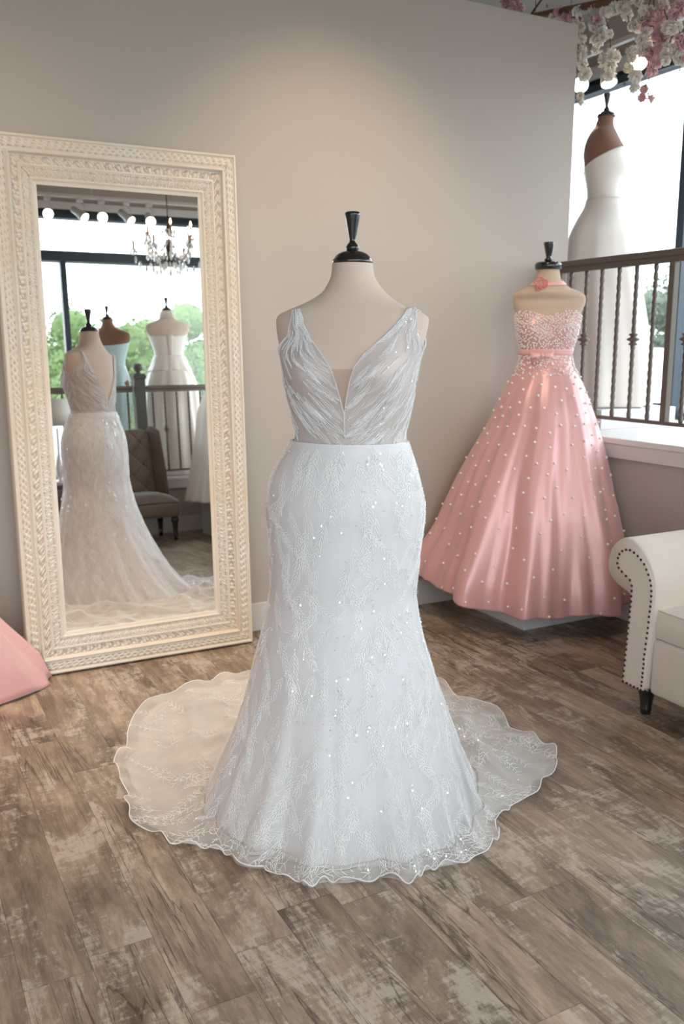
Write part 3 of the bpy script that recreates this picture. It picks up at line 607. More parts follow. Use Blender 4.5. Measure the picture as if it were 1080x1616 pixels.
# generic torso, metres: dz from the shoulder ridge, half width, half depth, forward shift
TORSO = [(.135, .057, .053, -.012), (.09, .060, .056, -.010), (.065, .070, .060, -.008), (.045, .092, .064, -.006), (.022, .140, .070, -.004), (.004, .192, .076, -.002), (-.012, .222, .080, 0), (-.035, .233, .084, 0),
         (-.08, .228, .095, .004), (-.12, .208, .112, .01), (-.17, .188, .122, .014), (-.24, .168, .110, .006), (-.35, .150, .098, 0), (-.43, .17, .115, -.004), (-.53, .195, .135, -.008), (-.62, .19, .135, -.008)]
def torso_tab(zs, k=1.0, base=TORSO): return [(zs + d * k, 0.0, w * k, b * k, f * k, 1.0) for d, w, b, f in base]
def bust(body, zc, h=.028, ph0=.62, kz=.06):
    old = body.pt
    def pt(phi, z, off=0.0, add=0.0):
        p = old(phi, z, off, add); phi_ = (np.asarray(phi) + PI) % (2 * PI) - PI
        g = h * (np.exp(-((phi_ - ph0) / .33) ** 2) + np.exp(-((phi_ + ph0) / .33) ** 2)) * np.exp(-((np.asarray(z) - zc) / kz) ** 2)
        return p + g[..., None] * body.ef
    body.pt = pt

# ------------------------------------------------------------------ wedding gown: form
WB = (1.195, 2.195); WF = (-.665, -.75)
sil_t = silhouette(WB, [(416, 524, 588), (428, 523, 589.5), (438, 521, 592), (450, 515, 599), (459, 509, 606.5), (468, 497, 616), (477, 480, 628), (484, 463, 640), (490, 447, 655), (495, 437, 668), (501, 432, 676), (512, 431.5, 677), (527, 433.5, 674), (545, 438, 669), (563, 443, 663),
                           (580, 447, 659), (600, 450, 656), (625, 455, 652), (655, 461, 645), (690, 466, 638), (720, 452, 648), (755, 440, 655), (800, 432, 658), (850, 438, 652)])
bt = lambda z: float(np.interp(z, [.85, .96, 1.05, 1.13, 1.2, 1.28, 1.34, 1.40, 1.455, 1.478, 1.495, 1.515, 1.54, 1.62], [.135, .145, .125, .108, .112, .122, .124, .104, .088, .083, .077, .070, .062, .055]))
form = Body(WB, WF, [(z, c, w, bt(z), float(np.interp(z, [1.0, 1.3, 1.5], [-.01, .012, -.004])), 1.0) for z, c, w in sil_t]); bust(form, 1.325, .026, .62, .055)
zt = sil_t[:, 0].max(); WC = form.ax[:2] + form.cdir[:2] * sil_t[-1, 1] + form.ef[:2] * -.004
wf = thing('dress_form', 'beige full-figure dress form with black wooden neck cap wearing the sheer beaded wedding gown', 'mannequin', (WB[0], WB[1], 0))
MB().grid(ring_grid(form, np.linspace(.86, zt, 120), 96), True).build('torso', M['linen'], wf)
cap_and_finial(wf, WC, zt + .002); form_stand(wf, WB, 0.001, .88)
ee = MB()
for s in (1, -1):
    pass
# ------------------------------------------------------------------ wedding gown: dress
gown = thing('wedding_gown', 'white beaded mermaid wedding gown with plunging neckline and sheer lace train on the plank floor', 'dress', (WB[0], WB[1], 0))
sil_s = silhouette(WB, [(696, 461, 641), (706, 457.5, 643.5), (725, 445, 650), (747, 433.5, 657), (775, 425, 662.5), (800, 421.5, 664.5), (830, 424, 662), (864, 427, 657), (900, 429.5, 653.5), (936, 430, 651), (970, 423.5, 655), (999, 416.5, 661.5), (1034, 408.5, 671), (1065, 401, 680), (1093, 394, 688), (1130, 383, 699), (1170, 371, 710), (1215, 355, 723), (1262, 338, 735)])
bs = lambda z: float(np.interp(z, [0, .1, .2, .4, .55, .7, .85, .97, 1.05, 1.15], [.335, .31, .28, .222, .19, .168, .162, .158, .135, .112]))
kb = lambda z: float(np.interp(z, [0, .1, .2, .35, .55, .75, .95, 1.2], [1.75, 1.5, 1.38, 1.25, 1.15, 1.06, 1.0, 1.0]))
rows = [(z, c, w, bs(z), float(np.interp(z, [0, .3, .9, 1.1], [.0, .0, -.008, 0])), kb(z)) for z, c, w in sil_s]
zlow = rows[0][0]; rows = [(0.0, rows[0][1] * 1.0, rows[0][2] + max(0, zlow) * .35, .335, .0, 1.75)] + [r for r in rows if r[0] > .03]
skirt = Body(WB, WF, rows); ZW = float(sil_s[-1, 0]) + .002
def fold_w(PH, Z):
    k = np.clip((.62 - Z) / .62, 0, 1) ** 1.4
    return k * (.032 * np.sin(11 * PH + .6 + 1.2 * np.sin(2 * PH)) + .022 * np.sin(19 * PH + 2 + Z * 3) + .014 * np.sin(31 * PH + 1)) + .006 * np.sin(7 * PH + Z * 9) * np.clip((1.0 - Z) * 4, 0, 1)
zs_l = np.linspace(.012, ZW, 110)
MB().grid(ring_grid(skirt, zs_l, 180, .002, lambda P, Z: fold_w(P, Z) * .5 - .03 * np.clip((.5 - Z) / .5, 0, 1)), True).build('skirt_lining', M['lining'], gown)
# overlay of tulle: t in 0..1 down the skirt, 1..2 out over the floor to the train's edge
poly = [(395, 1066), (330, 1070), (275, 1093), (235, 1119), (210, 1150), (190, 1185), (182, 1215), (190, 1250), (205, 1280), (225, 1310), (262, 1340), (300, 1346), (345, 1353), (385, 1363), (408, 1352), (418, 1378), (440, 1390), (500, 1396), (540, 1395), (580, 1388), (597, 1374), (620, 1360), (650, 1366), (700, 1374), (740, 1369), (775, 1342), (785, 1300), (810, 1275), (855, 1255), (870, 1215), (868, 1190), (840, 1165), (805, 1150), (790, 1125), (740, 1100), (705, 1078), (680, 1068)]
pp = np.array([hit(x, y, 2, 0.0)[:2] for x, y in poly]); dd = pp - np.array(WB); ang = np.arctan2(dd[:, 1], dd[:, 0]) % (2 * PI); rad = np.hypot(dd[:, 0], dd[:, 1])
extra = [(math.radians(a) % (2 * PI), r) for a, r in ((60, 1.24), (72, 1.27))]
ang = np.concatenate([ang, [a for a, r in extra]]); rad = np.concatenate([rad, [r for a, r in extra]]); o_ = np.argsort(ang); ang = ang[o_]; rad = rad[o_]
ang = np.concatenate([ang - 2 * PI, ang, ang + 2 * PI]); rad = np.concatenate([rad] * 3)
NT = 420
PHI = np.arange(NT) * 2 * PI / NT
def overlay_point_arrays(nz=110, nr=90, seed=21, shrink=1.0, amp=1.0):
    G = []
    for t in np.linspace(0, 1, nz):
        z = ZW - (ZW - .035) * t; k = np.clip((.42 - z) / .42, 0, 1)
        add = fold_w(PHI, np.full(NT, z)) + .005 + .012 * np.clip((1.05 - z) * 4, 0, 1) + .10 * k**2 * (np.abs(np.sin(4.5 * PHI + 1)) ** .7)
        G.append(skirt.pt(PHI, np.full(NT, z), .008, add))
    base = G[-1]; d = base[:, :2] - np.array(WB); th = np.arctan2(d[:, 1], d[:, 0]); r0 = np.hypot(d[:, 0], d[:, 1])
    rp = np.interp(th % (2 * PI), ang, rad); rp = np.maximum(rp * shrink, r0 + .03)
    R9 = np.random.default_rng(seed); W_ = [(R9.uniform(0, PI), R9.uniform(9, 30), R9.uniform(0, 6.3), R9.uniform(.5, 1)) for _ in range(9)]
    lob = 1 + (.020 * np.sin(7 * th + 1) + .016 * np.sin(13 * th + 2.4 + np.sin(3 * th)) + .010 * np.sin(29 * th + 2 * np.sin(5 * th)))
    for j in range(1, nr + 1):
        s = j / nr; r = r0 + (np.maximum(rp * (1 - .012 + (lob - 1) * s), r0 + .02) - r0) * s; sw = .05 * np.sin(4 * th + 5 * s) * s; x = WB[0] + r * np.cos(th + sw * .5); y = WB[1] + r * np.sin(th + sw * .5); big = np.clip((rp - r0) / .5, .30, 1)
        f = 0
        for d_, fq, ph_, am in W_:
            q_ = (x * math.cos(d_) + y * math.sin(d_)) * fq + ph_ + 1.1 * np.sin(3.0 * x + ph_) + 1.1 * np.sin(3.3 * y + 2 * ph_); f = f + am * (1 - np.abs(np.sin(q_ * .5))) ** 3.2 / math.sqrt(fq / 12)
        h = .007 + .040 * (1 - s) ** 3 + big * np.clip(s * 5, 0, 1) * amp * (.030 * f + .024 * (np.abs(np.sin(5.5 * th + 4 * r + np.sin(9 * r))) ** 5)) * (1 - .45 * s)
        edge = np.clip((s - .86) / .14, 0, 1); h = h * (1 - .6 * edge) + edge * .010 * (1 + np.sin(33 * th + 3 * np.sin(8 * th))); G.append(np.stack([x, y, np.maximum(h, .004)], 1))
    return np.array(G)
G = overlay_point_arrays(); NZ = 110; GU = overlay_point_arrays(seed=5, shrink=.95, amp=.75)
MB().grid(G[:NZ], True).build('tulle_overlay', M['tulle'], gown)
MB().grid(G[NZ - 1:], True).build('train', M['train'], gown)
UU = GU[NZ - 1:] * 1.0; UU[..., 2] = np.maximum(UU[..., 2] * .7, .002); MB().grid(UU, True).build('under_net', M['train'], gown)
hem = G[-1] + np.array([0, 0, .002]); MB().tube(np.vstack([hem, hem[:2]]), .0018, 6, cap=False).build('horsehair_hem', M['lining'], gown)
# bodice panels: phi runs from the V edge round to the side, rows from waist to strap
ZB = ZW - .006
def edge_profile(rows):                # pixel rows -> z, |s| measured from the form's own centre line, on its front surface
    out = []
    for x, y in rows:
        p = hit_vertical(x, y, (WB[0] + WF[0] * .11, WB[1] + WF[1] * .11)); c = form.ax + form.col(1, p[2]) * form.cdir
        out.append((p[2], (p - c) @ form.es))
    return np.array(sorted(out))
cx = lambda q: (400 + q[0] / 3.375, 320 + q[1] / 3.375)
inL = edge_profile([cx(q) for q in [(213, 556), (245, 650), (300, 728), (370, 805), (430, 885), (455, 960), (476, 1040), (490, 1118), (492, 1128)]])
inR = edge_profile([cx(q) for q in [(803, 566), (750, 650), (680, 728), (600, 802), (555, 870), (532, 940), (510, 1030), (494, 1118), (492, 1128)]])
outL = edge_profile([cx(q) for q in [(166, 560), (156, 650), (146, 740), (140, 820)]]); outR = edge_profile([cx(q) for q in [(842, 574), (858, 680), (872, 760), (884, 830)]])
sgn = 1.0 if (RT @ form.es) > 0 else -1.0   # image-right along es
ZTOP = 1.491; panels = []; ZTIP = max(inL[0, 0], inR[0, 0]); STIP = (inL[0, 1] + inR[0, 1]) / 2
def panel(side, back=False, n=70, m=130, off=.0042):
    inn, out = (inR, outR) if side > 0 else (inL, outL); zs = np.concatenate([np.linspace(ZB, 1.35, int(m * .6)), np.linspace(1.35, ZTOP, int(m * .4) + 1)[1:]]); P = []
    for z in zs:
        a = float(form.col(2, z))
        if back: s_in = side * float(np.interp(z, [1.17, 1.20, 1.30, 1.40, 1.47], [.002, .006, .062, .112, .140]))
        else: s_in = float(np.interp(z, inn[:, 0], inn[:, 1])) if z > ZTIP else STIP
        p_in = math.asin(max(-1, min(1, s_in / a))) * side
        if z > 1.352:
            s_out = abs(float(np.interp(z, out[:, 0], out[:, 1]))); k = min(1, (z - 1.352) / .075); k = k * k * (3 - 2 * k); p_out = (1 - k) * PI / 2 + k * math.asin(min(1, (s_out + (.004 if back else 0)) / a))
        else: p_out = PI / 2
        p_in = min(p_in, p_out - .03); ph = np.linspace(p_in, p_out, n)
        if back: ph = PI - ph
        P.append(form.pt(ph * side * sgn, np.full(n, z), off))
    return np.array(P)
for side in (-1, 1):
    for back in (False, True):
        P = panel(side, back); panels.append((P, side, back)); MB().grid(P).build('bodice_back' if back else 'bodice_front', M['bodice'], gown)
    f = panels[-2][0][-1]; b = panels[-1][0][-1]      # over the shoulder
    S = np.array([f * (1 - k) + b[:] * k + np.array([0, 0, .005 * math.sin(k * PI)]) for k in np.linspace(0, 1, 9)]); panels.append((S, side, None)); MB().grid(S).build('shoulder_strap', M['bodice'], gown)
# nude mesh across the plunge
PM = []
for z in np.linspace(1.165, float(hit_vertical(540, 582, (WB[0] + WF[0] * .11, WB[1] + WF[1] * .11))[2]), 24):
    a = float(form.col(2, z)); l = float(np.interp(z, inL[:, 0], inL[:, 1])); r = float(np.interp(z, inR[:, 0], inR[:, 1])); lo, hi = min(l, r), max(l, r)
    PM.append(form.pt(np.linspace(math.asin(lo / a), math.asin(hi / a), 12), np.full(12, z), .003))
MB().grid(np.array(PM)).build('plunge_inset', M['nudemesh'], gown)
# ------------------------------------------------------------------ embroidery
class Surf:
    def __init__(s, P, closed):
        s.P = np.asarray(P); s.c = closed; s.nv, s.nu = P.shape[:2]
    def at(s, u, v):                   # u, v in grid units
        v = min(max(v, 0), s.nv - 1.001); j = int(v); fv = v - j
        if s.c: u = u % s.nu; i = int(u); i2 = (i + 1) % s.nu; i = i % s.nu
        else: u = min(max(u, 0), s.nu - 1.001); i = int(u); i2 = i + 1
        fu = u - int(u); P = s.P
        return (P[j, i] * (1 - fu) + P[j, i2] * fu) * (1 - fv) + (P[j + 1, i] * (1 - fu) + P[j + 1, i2] * fu) * fv
    def frame(s, u, v):
        e = .6; pu = (s.at(u + e, v) - s.at(u - e, v)) / (2 * e); v1, v0 = min(v + e, s.nv - 1.01), max(v - e, 0); pv = (s.at(u, v1) - s.at(u, v0)) / max(v1 - v0, 1e-6)
        n = np.cross(pu, pv); ln = np.linalg.norm(n); n = n / ln if ln > 1e-12 else np.array([0, 0, 1.0]); return pu, pv, n
def walk(S, u, v, ang_, length, ds, curve=0.0):
    out = []; uv = []; k = 0; n = max(2, int(length / ds))
    for _ in range(n + 1):
        pu, pv, nn = S.frame(u, v); lu = np.linalg.norm(pu); lv = np.linalg.norm(pv)
        if lu < 1e-7 or lv < 1e-7: break
        out.append((S.at(u, v), nn)); uv.append((u, v, ang_))
        u += math.sin(ang_) * ds / lu; v += math.cos(ang_) * ds / lv; ang_ += curve * ds
        if v < 0 or v > S.nv - 1.01 or (not S.c and (u < .2 or u > S.nu - 1.2)): break
    return out, uv
def ribbon(mb, path, w, lift, nsign, taper=True):
    if len(path) < 2: return
    p = np.array([q[0] for q in path]); n = np.array([q[1] for q in path]) * nsign; t = np.gradient(p, axis=0); t /= np.linalg.norm(t, axis=1)[:, None] + 1e-12
    b = np.cross(t, n); b /= np.linalg.norm(b, axis=1)[:, None] + 1e-12; m = len(p); k = np.linspace(0, 1, m)
    ww = w * (np.sin(PI * (0.12 + .8 * k)) if taper else np.ones(m)); L_ = p + n * lift - b * ww[:, None] / 2; R_ = p + n * lift + b * ww[:, None] / 2; C_ = p + n * (lift + w * .35)
    mb.grid(np.stack([L_, C_, R_], 1))
def outward(S, centre):                # which sign of the surface normal points away from the body
    c = 0
    for _ in range(20):
        u, v = rng.uniform(0, S.nu - 1), rng.uniform(0, S.nv - 1); _, _, n = S.frame(u, v); p = S.at(u, v) - centre; p = p + np.array([0, 0, .3]); c += np.sign(n @ p)
    return 1 if c >= 0 else -1
SK = Surf(G, True); so = 1
_, _, n_ = SK.frame(0, 60); so = 1 if n_ @ (SK.at(0, 60) - np.array([WB[0], WB[1], SK.at(0, 60)[2]])) > 0 else -1
emb = MB(); beads = []; seq = []
def sprig(S, ns, mb, u, v, a, length, leaf, curve, w=.0022, bead_p=.25, gap=.016, lift=.0022, spread=.62):
    path, uv = walk(S, u, v, a, length, .006, curve); ribbon(mb, path, w, lift, ns)
    step = max(1, int(gap / .006)); 
    for i in range(step, len(uv), step):
        k = i / len(uv); ll = leaf * (1.1 - .6 * k)
        for sd in (-1, 1):
            uu, vv, aa = uv[i]; lp, _ = walk(S, uu, vv, aa + sd * spread, ll, .006, -sd * 14 * (.5 + rng.random())); ribbon(mb, lp, w * 1.25, lift, ns)
            if rng.random() < bead_p and len(lp) > 2:
                for q in lp[1::1]: beads.append(q[0] + q[1] * ns * (lift + .0012))
    if rng.random() < .5:
        for q in path[::2]: beads.append(q[0] + q[1] * ns * (lift + .0012))
NU = NT
ridx = 0
for v0 in list(np.arange(.4, 106, 6.0)) + [.4, .4]:          # leaf sprays wandering down the skirt
    z = G[int(v0), 0, 2]; circ = np.linalg.norm(np.diff(G[int(v0)], axis=0), axis=1).sum(); n = max(10, int(circ / .062)); ridx += 1
    for k in range(n):
        u0 = (k + .5 * (ridx % 2) + rng.uniform(-.45, .45)) * NU / n
        sprig(SK, so, emb, u0, max(.3, v0 + rng.uniform(-3, 3)), rng.uniform(-.65, .65), rng.uniform(.09, .17), rng.uniform(.03, .05), rng.uniform(-5, 5), w=.0012, bead_p=.12, gap=.012, lift=.0014)
train_emb = MB(); NTV = G.shape[0] - NZ
for k in range(330):
    u0 = rng.uniform(0, NU); v0 = NZ + rng.uniform(0, NTV - 6); p = SK.at(u0, v0); rr = np.hypot(p[0] - WB[0], p[1] - WB[1])
    if rng.random() > (rr / .8) ** 1.3: continue
    sprig(SK, so, train_emb, u0, v0, rng.uniform(-1.3, 1.3) + (PI if rng.random() < .3 else 0), rng.uniform(.09, .20), rng.uniform(.024, .036), rng.uniform(-5, 5), w=.0013, bead_p=.12, gap=.024, spread=.95, lift=.002)
emb.build('skirt_embroidery', M['thread'], gown)['kind'] = 'stuff'; train_emb.build('train_embroidery', M['thread'], gown)['kind'] = 'stuff'
bod = MB(); trim_b = []
for P, side, back in panels:
    S = Surf(P, False); c = np.array([WB[0], WB[1], 1.3]); u_, v_ = S.nu / 2, S.nv / 2; _, _, n_ = S.frame(u_, v_); d = S.at(u_, v_) - np.array([WB[0], WB[1], S.at(u_, v_)[2]]); ns = 1 if n_ @ (d + np.array([0, 0, .05 if back is None else 0])) > 0 else -1
    if back is None:
        for u0 in np.arange(4, S.nu, 9): pth, _ = walk(S, u0, 0, 0, .12, .006); ribbon(bod, pth, .002, .002, ns)
        continue
    # leaf fronds fanning up and outward from the waist centre, each an outlined leaf with a beaded vein
    for k in range(105):
        u0 = (S.nu - 3) * rng.random() ** 1.6 + .3; v0 = (S.nv - 10) * rng.random() ** 1.25; fu, fv = u0 / S.nu, v0 / S.nv
        a = (.25 + .85 * (1 - fu) * (1 - fv) + .25 * fu) + rng.uniform(-.15, .15) - (.25 if fv > .6 else 0); ln = rng.uniform(.045, .085)
        pth, _ = walk(S, u0, v0, a, ln, .0045, -3)
        for q in pth: trim_b.append(q[0] + q[1] * ns * .0026)
        for dlt in (.30, -.30):
            pth, _ = walk(S, u0, v0, a + dlt, ln * 1.02, .0045, -3 - dlt * 2 / ln); ribbon(bod, pth, .0010, .0015, ns)
        if k % 5 == 0:
            for dlt in (.15, -.15): pth, _ = walk(S, u0, v0, a + dlt, ln * .8, .0045, -3 - dlt * 2 / ln); ribbon(bod, pth, .0007, .0014, ns)
bod.build('bodice_embroidery', M['thread'], gown)['kind'] = 'stuff'
# beaded edges of the neckline, straps and armholes, and scattered beads
for P, side, back in panels:
    cols = [0, -1] if back is not None else [0, -1]
    for cidx in cols:
        line = P[:, cidx]
        if cidx == -1 and back is not None: line = line[np.array([q[2] for q in line]) > 1.355]
        if cidx == 0 and back is not None: line = line[np.array([q[2] for q in line]) > (1.15 if not back else 1.17)]
        if len(line) < 2: continue
        L = np.concatenate([[0], np.cumsum(np.linalg.norm(np.diff(line, axis=0), axis=1))]); n = int(L[-1] / .0040)
        for s in np.linspace(0, L[-1], max(n, 2)):
            p = np.array([np.interp(s, L, line[:, k]) for k in range(3)]); o = p - np.array([WB[0], WB[1], p[2]]); o /= np.linalg.norm(o) + 1e-9; trim_b.append(p + o * .003)
MB().octa(trim_b, .0023).build('beaded_neckline_edging', M['bead'], gown, smooth=False)['kind'] = 'stuff'
MB().octa(beads, .0015).build('seed_beads', M['bead'], gown, smooth=False)['kind'] = 'stuff'
sq = MB()
def add_seq(S, ns, u, v, r):
    p = S.at(u, v); pu, pv, n = S.frame(u, v); n = n * ns + rng.normal(0, .30, 3); n /= np.linalg.norm(n); a = np.cross(n, [.3, .2, .9]); a /= np.linalg.norm(a); b = np.cross(n, a); p = p + n * .0045
    k = np.arange(7) * 2 * PI / 7; V = p + r * (np.cos(k)[:, None] * a + np.sin(k)[:, None] * b); sq.add(V, [tuple(range(7))])
for _ in range(230):                    # short runs of sequins, as on the leaf veins
    u, v = rng.uniform(0, NU), rng.uniform(2, NZ + 20); a = rng.uniform(-.6, .6); pth, uvp = walk(SK, u, v, a, rng.uniform(.012, .04), .0065)
    for q in uvp: add_seq(SK, so, q[0], q[1], .0029)
for _ in range(900):
    u, v = rng.uniform(0, NU), rng.uniform(1, NZ + 75); p = SK.at(u, v)
    if v < NZ or rng.random() < (np.hypot(p[0] - WB[0], p[1] - WB[1]) / .9) ** 2: add_seq(SK, so, u, v, .0026)
for P, side, back in panels:
    if back is None: continue
    S = Surf(P, False)
    for _ in range(70): add_seq(S, 1 if S.frame(S.nu / 2, S.nv / 2)[2] @ (S.at(S.nu / 2, S.nv / 2) - np.array([WB[0], WB[1], S.at(S.nu / 2, S.nv / 2)[2]])) > 0 else -1, rng.uniform(1, S.nu - 2), rng.uniform(1, S.nv - 2), .0018)
sq.build('sequins', M['sequin'], gown, smooth=False)['kind'] = 'stuff'
# ================================================================== pink gown
PB = (3.03, 3.555); PF = -(HF * .97 + RT * .24)
psil = silhouette(PB, [(424, 848, 883), (434, 847.5, 884), (444, 845, 887), (451, 837, 894), (457, 823, 904), (461, 815, 914), (466, 811, 921), (473, 810.5, 923), (482, 812, 921.5), (495, 815.5, 915), (505, 816, 912.5), (517, 817, 910.5), (531, 818.5, 907), (547, 821.5, 902), (562, 824, 898.5), (575, 823, 900)])
tanform = Body(PB, PF, [(z, c, w, w * float(np.interp(z, [1.3, 1.42, 1.5, 1.56, 1.62, 1.68, 1.76], [.68, .68, .60, .45, .42, .75, .95])), 0.0, 1.0) for z, c, w in psil]); bust(tanform, 1.475, .022, .62, .05)
pt_ = psil[:, 0].max(); pf = thing('dress_form', 'tan dress form with black neck cap in the corner wearing the pink pearl gown', 'mannequin', (PB[0], PB[1], .10))
MB().grid(ring_grid(tanform, np.linspace(psil[0, 0], pt_, 90), 72), True).build('torso', M['linen2'], pf); PC = tanform.ax[:2] + tanform.cdir[:2] * psil[-1, 1]
MB().lathe([(.060, -.006), (.066, .0), (.066, .022), (.058, .030), (.030, .034), (.012, .036)], 36, (PC[0], PC[1], pt_)).build('neck_cap', M['black'], pf)
MB().lathe([(.015, .034), (.020, .040), (.020, .046), (.012, .052), (.014, .062), (.019, .085), (.0265, .118), (.0265, .126), (.001, .128)], 28, (PC[0], PC[1], pt_)).build('finial', M['black'], pf)
form_stand(pf, PB, .101, psil[0, 0] + .01)
pod = MB().box(2.765, 3.325, 3.31, 3.90, 0.0, .098).build('display_podium', M['podium'], smooth=False, loc=(3.04, 3.6, 0), bevel=.004)
tag(pod, 'low square white podium on the floor under the pink pearl gown', 'podium')
pg = thing('pink_ball_gown', 'pink satin strapless ball gown studded with pearls on a low white podium', 'dress', (PB[0], PB[1], .10))
ZPW = float(hit_vertical(862, 556, PB)[2])
def strapless(body, zb, ztop, m, parent, name='bodice', n=120, rows=44, off=.005):
    ph = np.arange(n) * 2 * PI / n; zt_ = ztop(np.where(ph > PI, ph - 2 * PI, ph)); P = np.array([body.pt(ph, zb + (zt_ - zb) * k, off) for k in np.linspace(0, 1, rows)])
    MB().grid(P, True).build(name, m, parent, solid=.003, offset=-1); return P
zsw = float(hit_vertical(862, 497, PB)[2])
def sweet(ph): return zsw + .022 * np.exp(-((np.abs(ph) - .75) / .38) ** 2) - .010 * np.exp(-(ph / .2) ** 2) - .02 * np.clip((np.abs(ph) - 1.3) / 1.8, 0, 1)
PBG = strapless(tanform, ZPW - .01, sweet, M['pink'], pg)
ph_rows = silhouette(PB, [(560, 823, 899), (572, 821.5, 901), (587, 816, 907), (600, 808, 914.5), (614, 799, 920), (640, 787, 929), (662, 778, 936), (691, 762, 943), (724, 744, 951), (756, 727.5, 959), (795, 711, 970), (833, 697, 979), (872, 681, 987), (905, 668, 993), (940, 663, 994), (958, 662, 994)])
prow = [(z, c, w, w * float(np.interp(z, [.0, .6, 1.1, 1.35], [.92, .95, .9, .72])), 0.0, 1.0) for z, c, w in ph_rows if z > .08]
pskirt = Body(PB, PF, [(.06, prow[0][1], prow[0][2], prow[0][3], 0, 1.0)] + [r for r in prow if r[0] > .075])
ZH = .105
def pfold(P, Z):
    k = np.clip((1.30 - Z) / 1.2, 0, 1) ** .8; s = lambda x, p: np.sign(np.sin(x)) * np.abs(np.sin(x)) ** p
    return k * (.085 * s(9 * P + .5 + .5 * np.sin(3 * P), .75) + .032 * s(14 * P + 1.7 + .7 * Z, 1) + .020 * np.sin(23 * P + 2.2 * Z + 1) + .010 * np.sin(37 * P - 2 * Z)) + .010 * k * np.sin(5 * P + 8 * Z) - .02 * k
def clampwall(P):
    P = P.copy(); yl = YP - .022; xl = XR - .035
    P[..., 1] = np.where(P[..., 1] > yl - .05, yl - .05 * np.exp(-(np.maximum(P[..., 1] - yl + .05, 0)) / .05), P[..., 1]); P[..., 0] = np.where(P[..., 0] > xl - .05, xl - .05 * np.exp(-(np.maximum(P[..., 0] - xl + .05, 0)) / .05), P[..., 0]); return P
zs_p = np.concatenate([np.linspace(ZH, 1.2, 110), np.linspace(1.2, ZPW, 24)[1:]])
PG_ = clampwall(ring_grid(pskirt, zs_p, 300, .006, pfold)); ph3 = np.arange(300) * 2 * PI / 300
wv = .006 * np.sin(9 * ph3 + 1) + .005 * np.sin(14 * ph3) ; kz = np.clip((.5 - PG_[..., 2]) / .4, 0, 1); left = np.clip((PG_[0] - PG_[0].mean(0)) @ -RT / .5, 0, 1) ** 3 * .08
PG_[..., 2] += kz * (wv[None] + .012 + left[None])
MB().grid(PG_, True).build('satin_skirt', M['pink'], pg, solid=.004, offset=-1)
belt = ring_grid(tanform, np.linspace(ZPW - .012, ZPW + .016, 5), 90, .011); MB().grid(belt, True).build('waist_ribbon', M['pinkribbon'], pg, solid=.003, offset=1)
def on_body(body, px, py, off):
    best = None
    for ph in np.linspace(-1.4, 1.4, 141):
        for z in np.linspace(hit_vertical(px, py, PB)[2] - .05, hit_vertical(px, py, PB)[2] + .04, 46):
            q = body.pt(np.array(ph), np.array(z), off); d = q - CAM; f_ = d @ FW; e = (540 + F * (d @ RT) / f_ - px) ** 2 + (808 - F * (d @ UP) / f_ - py) ** 2
            if best is None or e < best[0]: best = (e, q)
    return best[1]
# bow on the belt
bc = on_body(tanform, 855, 561, .016); bw = MB()
for s in (-1, 1):
    P = []
    for k in np.linspace(0, 2 * PI, 22):
        P.append([bc + RT * s * (.004 + .052 * (0.5 - .5 * math.cos(k))) + UP * (w_ * (.006 + .010 * (0.5 - .5 * math.cos(k)))) - HF * (.013 * math.sin(k) * s * s + .006) for w_ in (-1, -.3, .3, 1)])
    bw.grid(np.array(P))
bo = bw.build('bow', M['pinkribbon'], pg, solid=.002, offset=0)
MB().sphere(bc - HF * .014, .009, 12, 8, (1.0, .8, 1.1)).build('bow_knot', M['pinkribbon'], bo)
tl_ = MB().grid(np.array([[bc + RT * (.01 + .07 * k) + np.array([0, 0, -.004 - .012 * k + w_]) - HF * .014 for w_ in (-.007, .007)] for k in np.linspace(0, 1, 8)])).build('ribbon_tail', M['pinkribbon'], bo, solid=.002)
# choker and its fabric rose
ck = thing('ribbon_choker', 'pale pink ribbon choker with a coral fabric rose on the tan dress form neck', 'choker', (PC[0], PC[1], 1.70)); zc1 = float(hit_vertical(884, 444, PB)[2])
phs = np.arange(60) * 2 * PI / 60; tiltz = lambda ph: .012 * np.sin(ph - .2)
zlo = zc1 - .016 - .010 * np.cos(phs); P = np.array([tanform.pt(phs, zlo + .020 * k, .006) for k in (0, .33, .66, 1)]); MB().grid(P, True).build('ribbon_band', M['pinkribbon'], ck, solid=.002, offset=1)
rc = on_body(tanform, 853, 448, .006) - HF * .006; rm = MB()
for k in range(16):
    a = k * 2.4; r = .005 + .0021 * k; c = rc + RT * r * .75 * math.cos(a) + UP * r * .75 * math.sin(a) - HF * (.026 - .0011 * k); P = []
    d1 = RT * math.cos(a) + UP * math.sin(a); d2 = -RT * math.sin(a) + UP * math.cos(a); w = .009 + .0013 * k
    for i in np.linspace(-1, 1, 7): P.append([c + d2 * w * i + d1 * (.004 * (1 - i * i) + .004 * j) - HF * (.010 * j * (1 - .5 * i * i)) for j in (0, .5, 1)])
    rm.grid(np.array(P))
rm.build('fabric_rose', M['rose'], ck, solid=.0015)
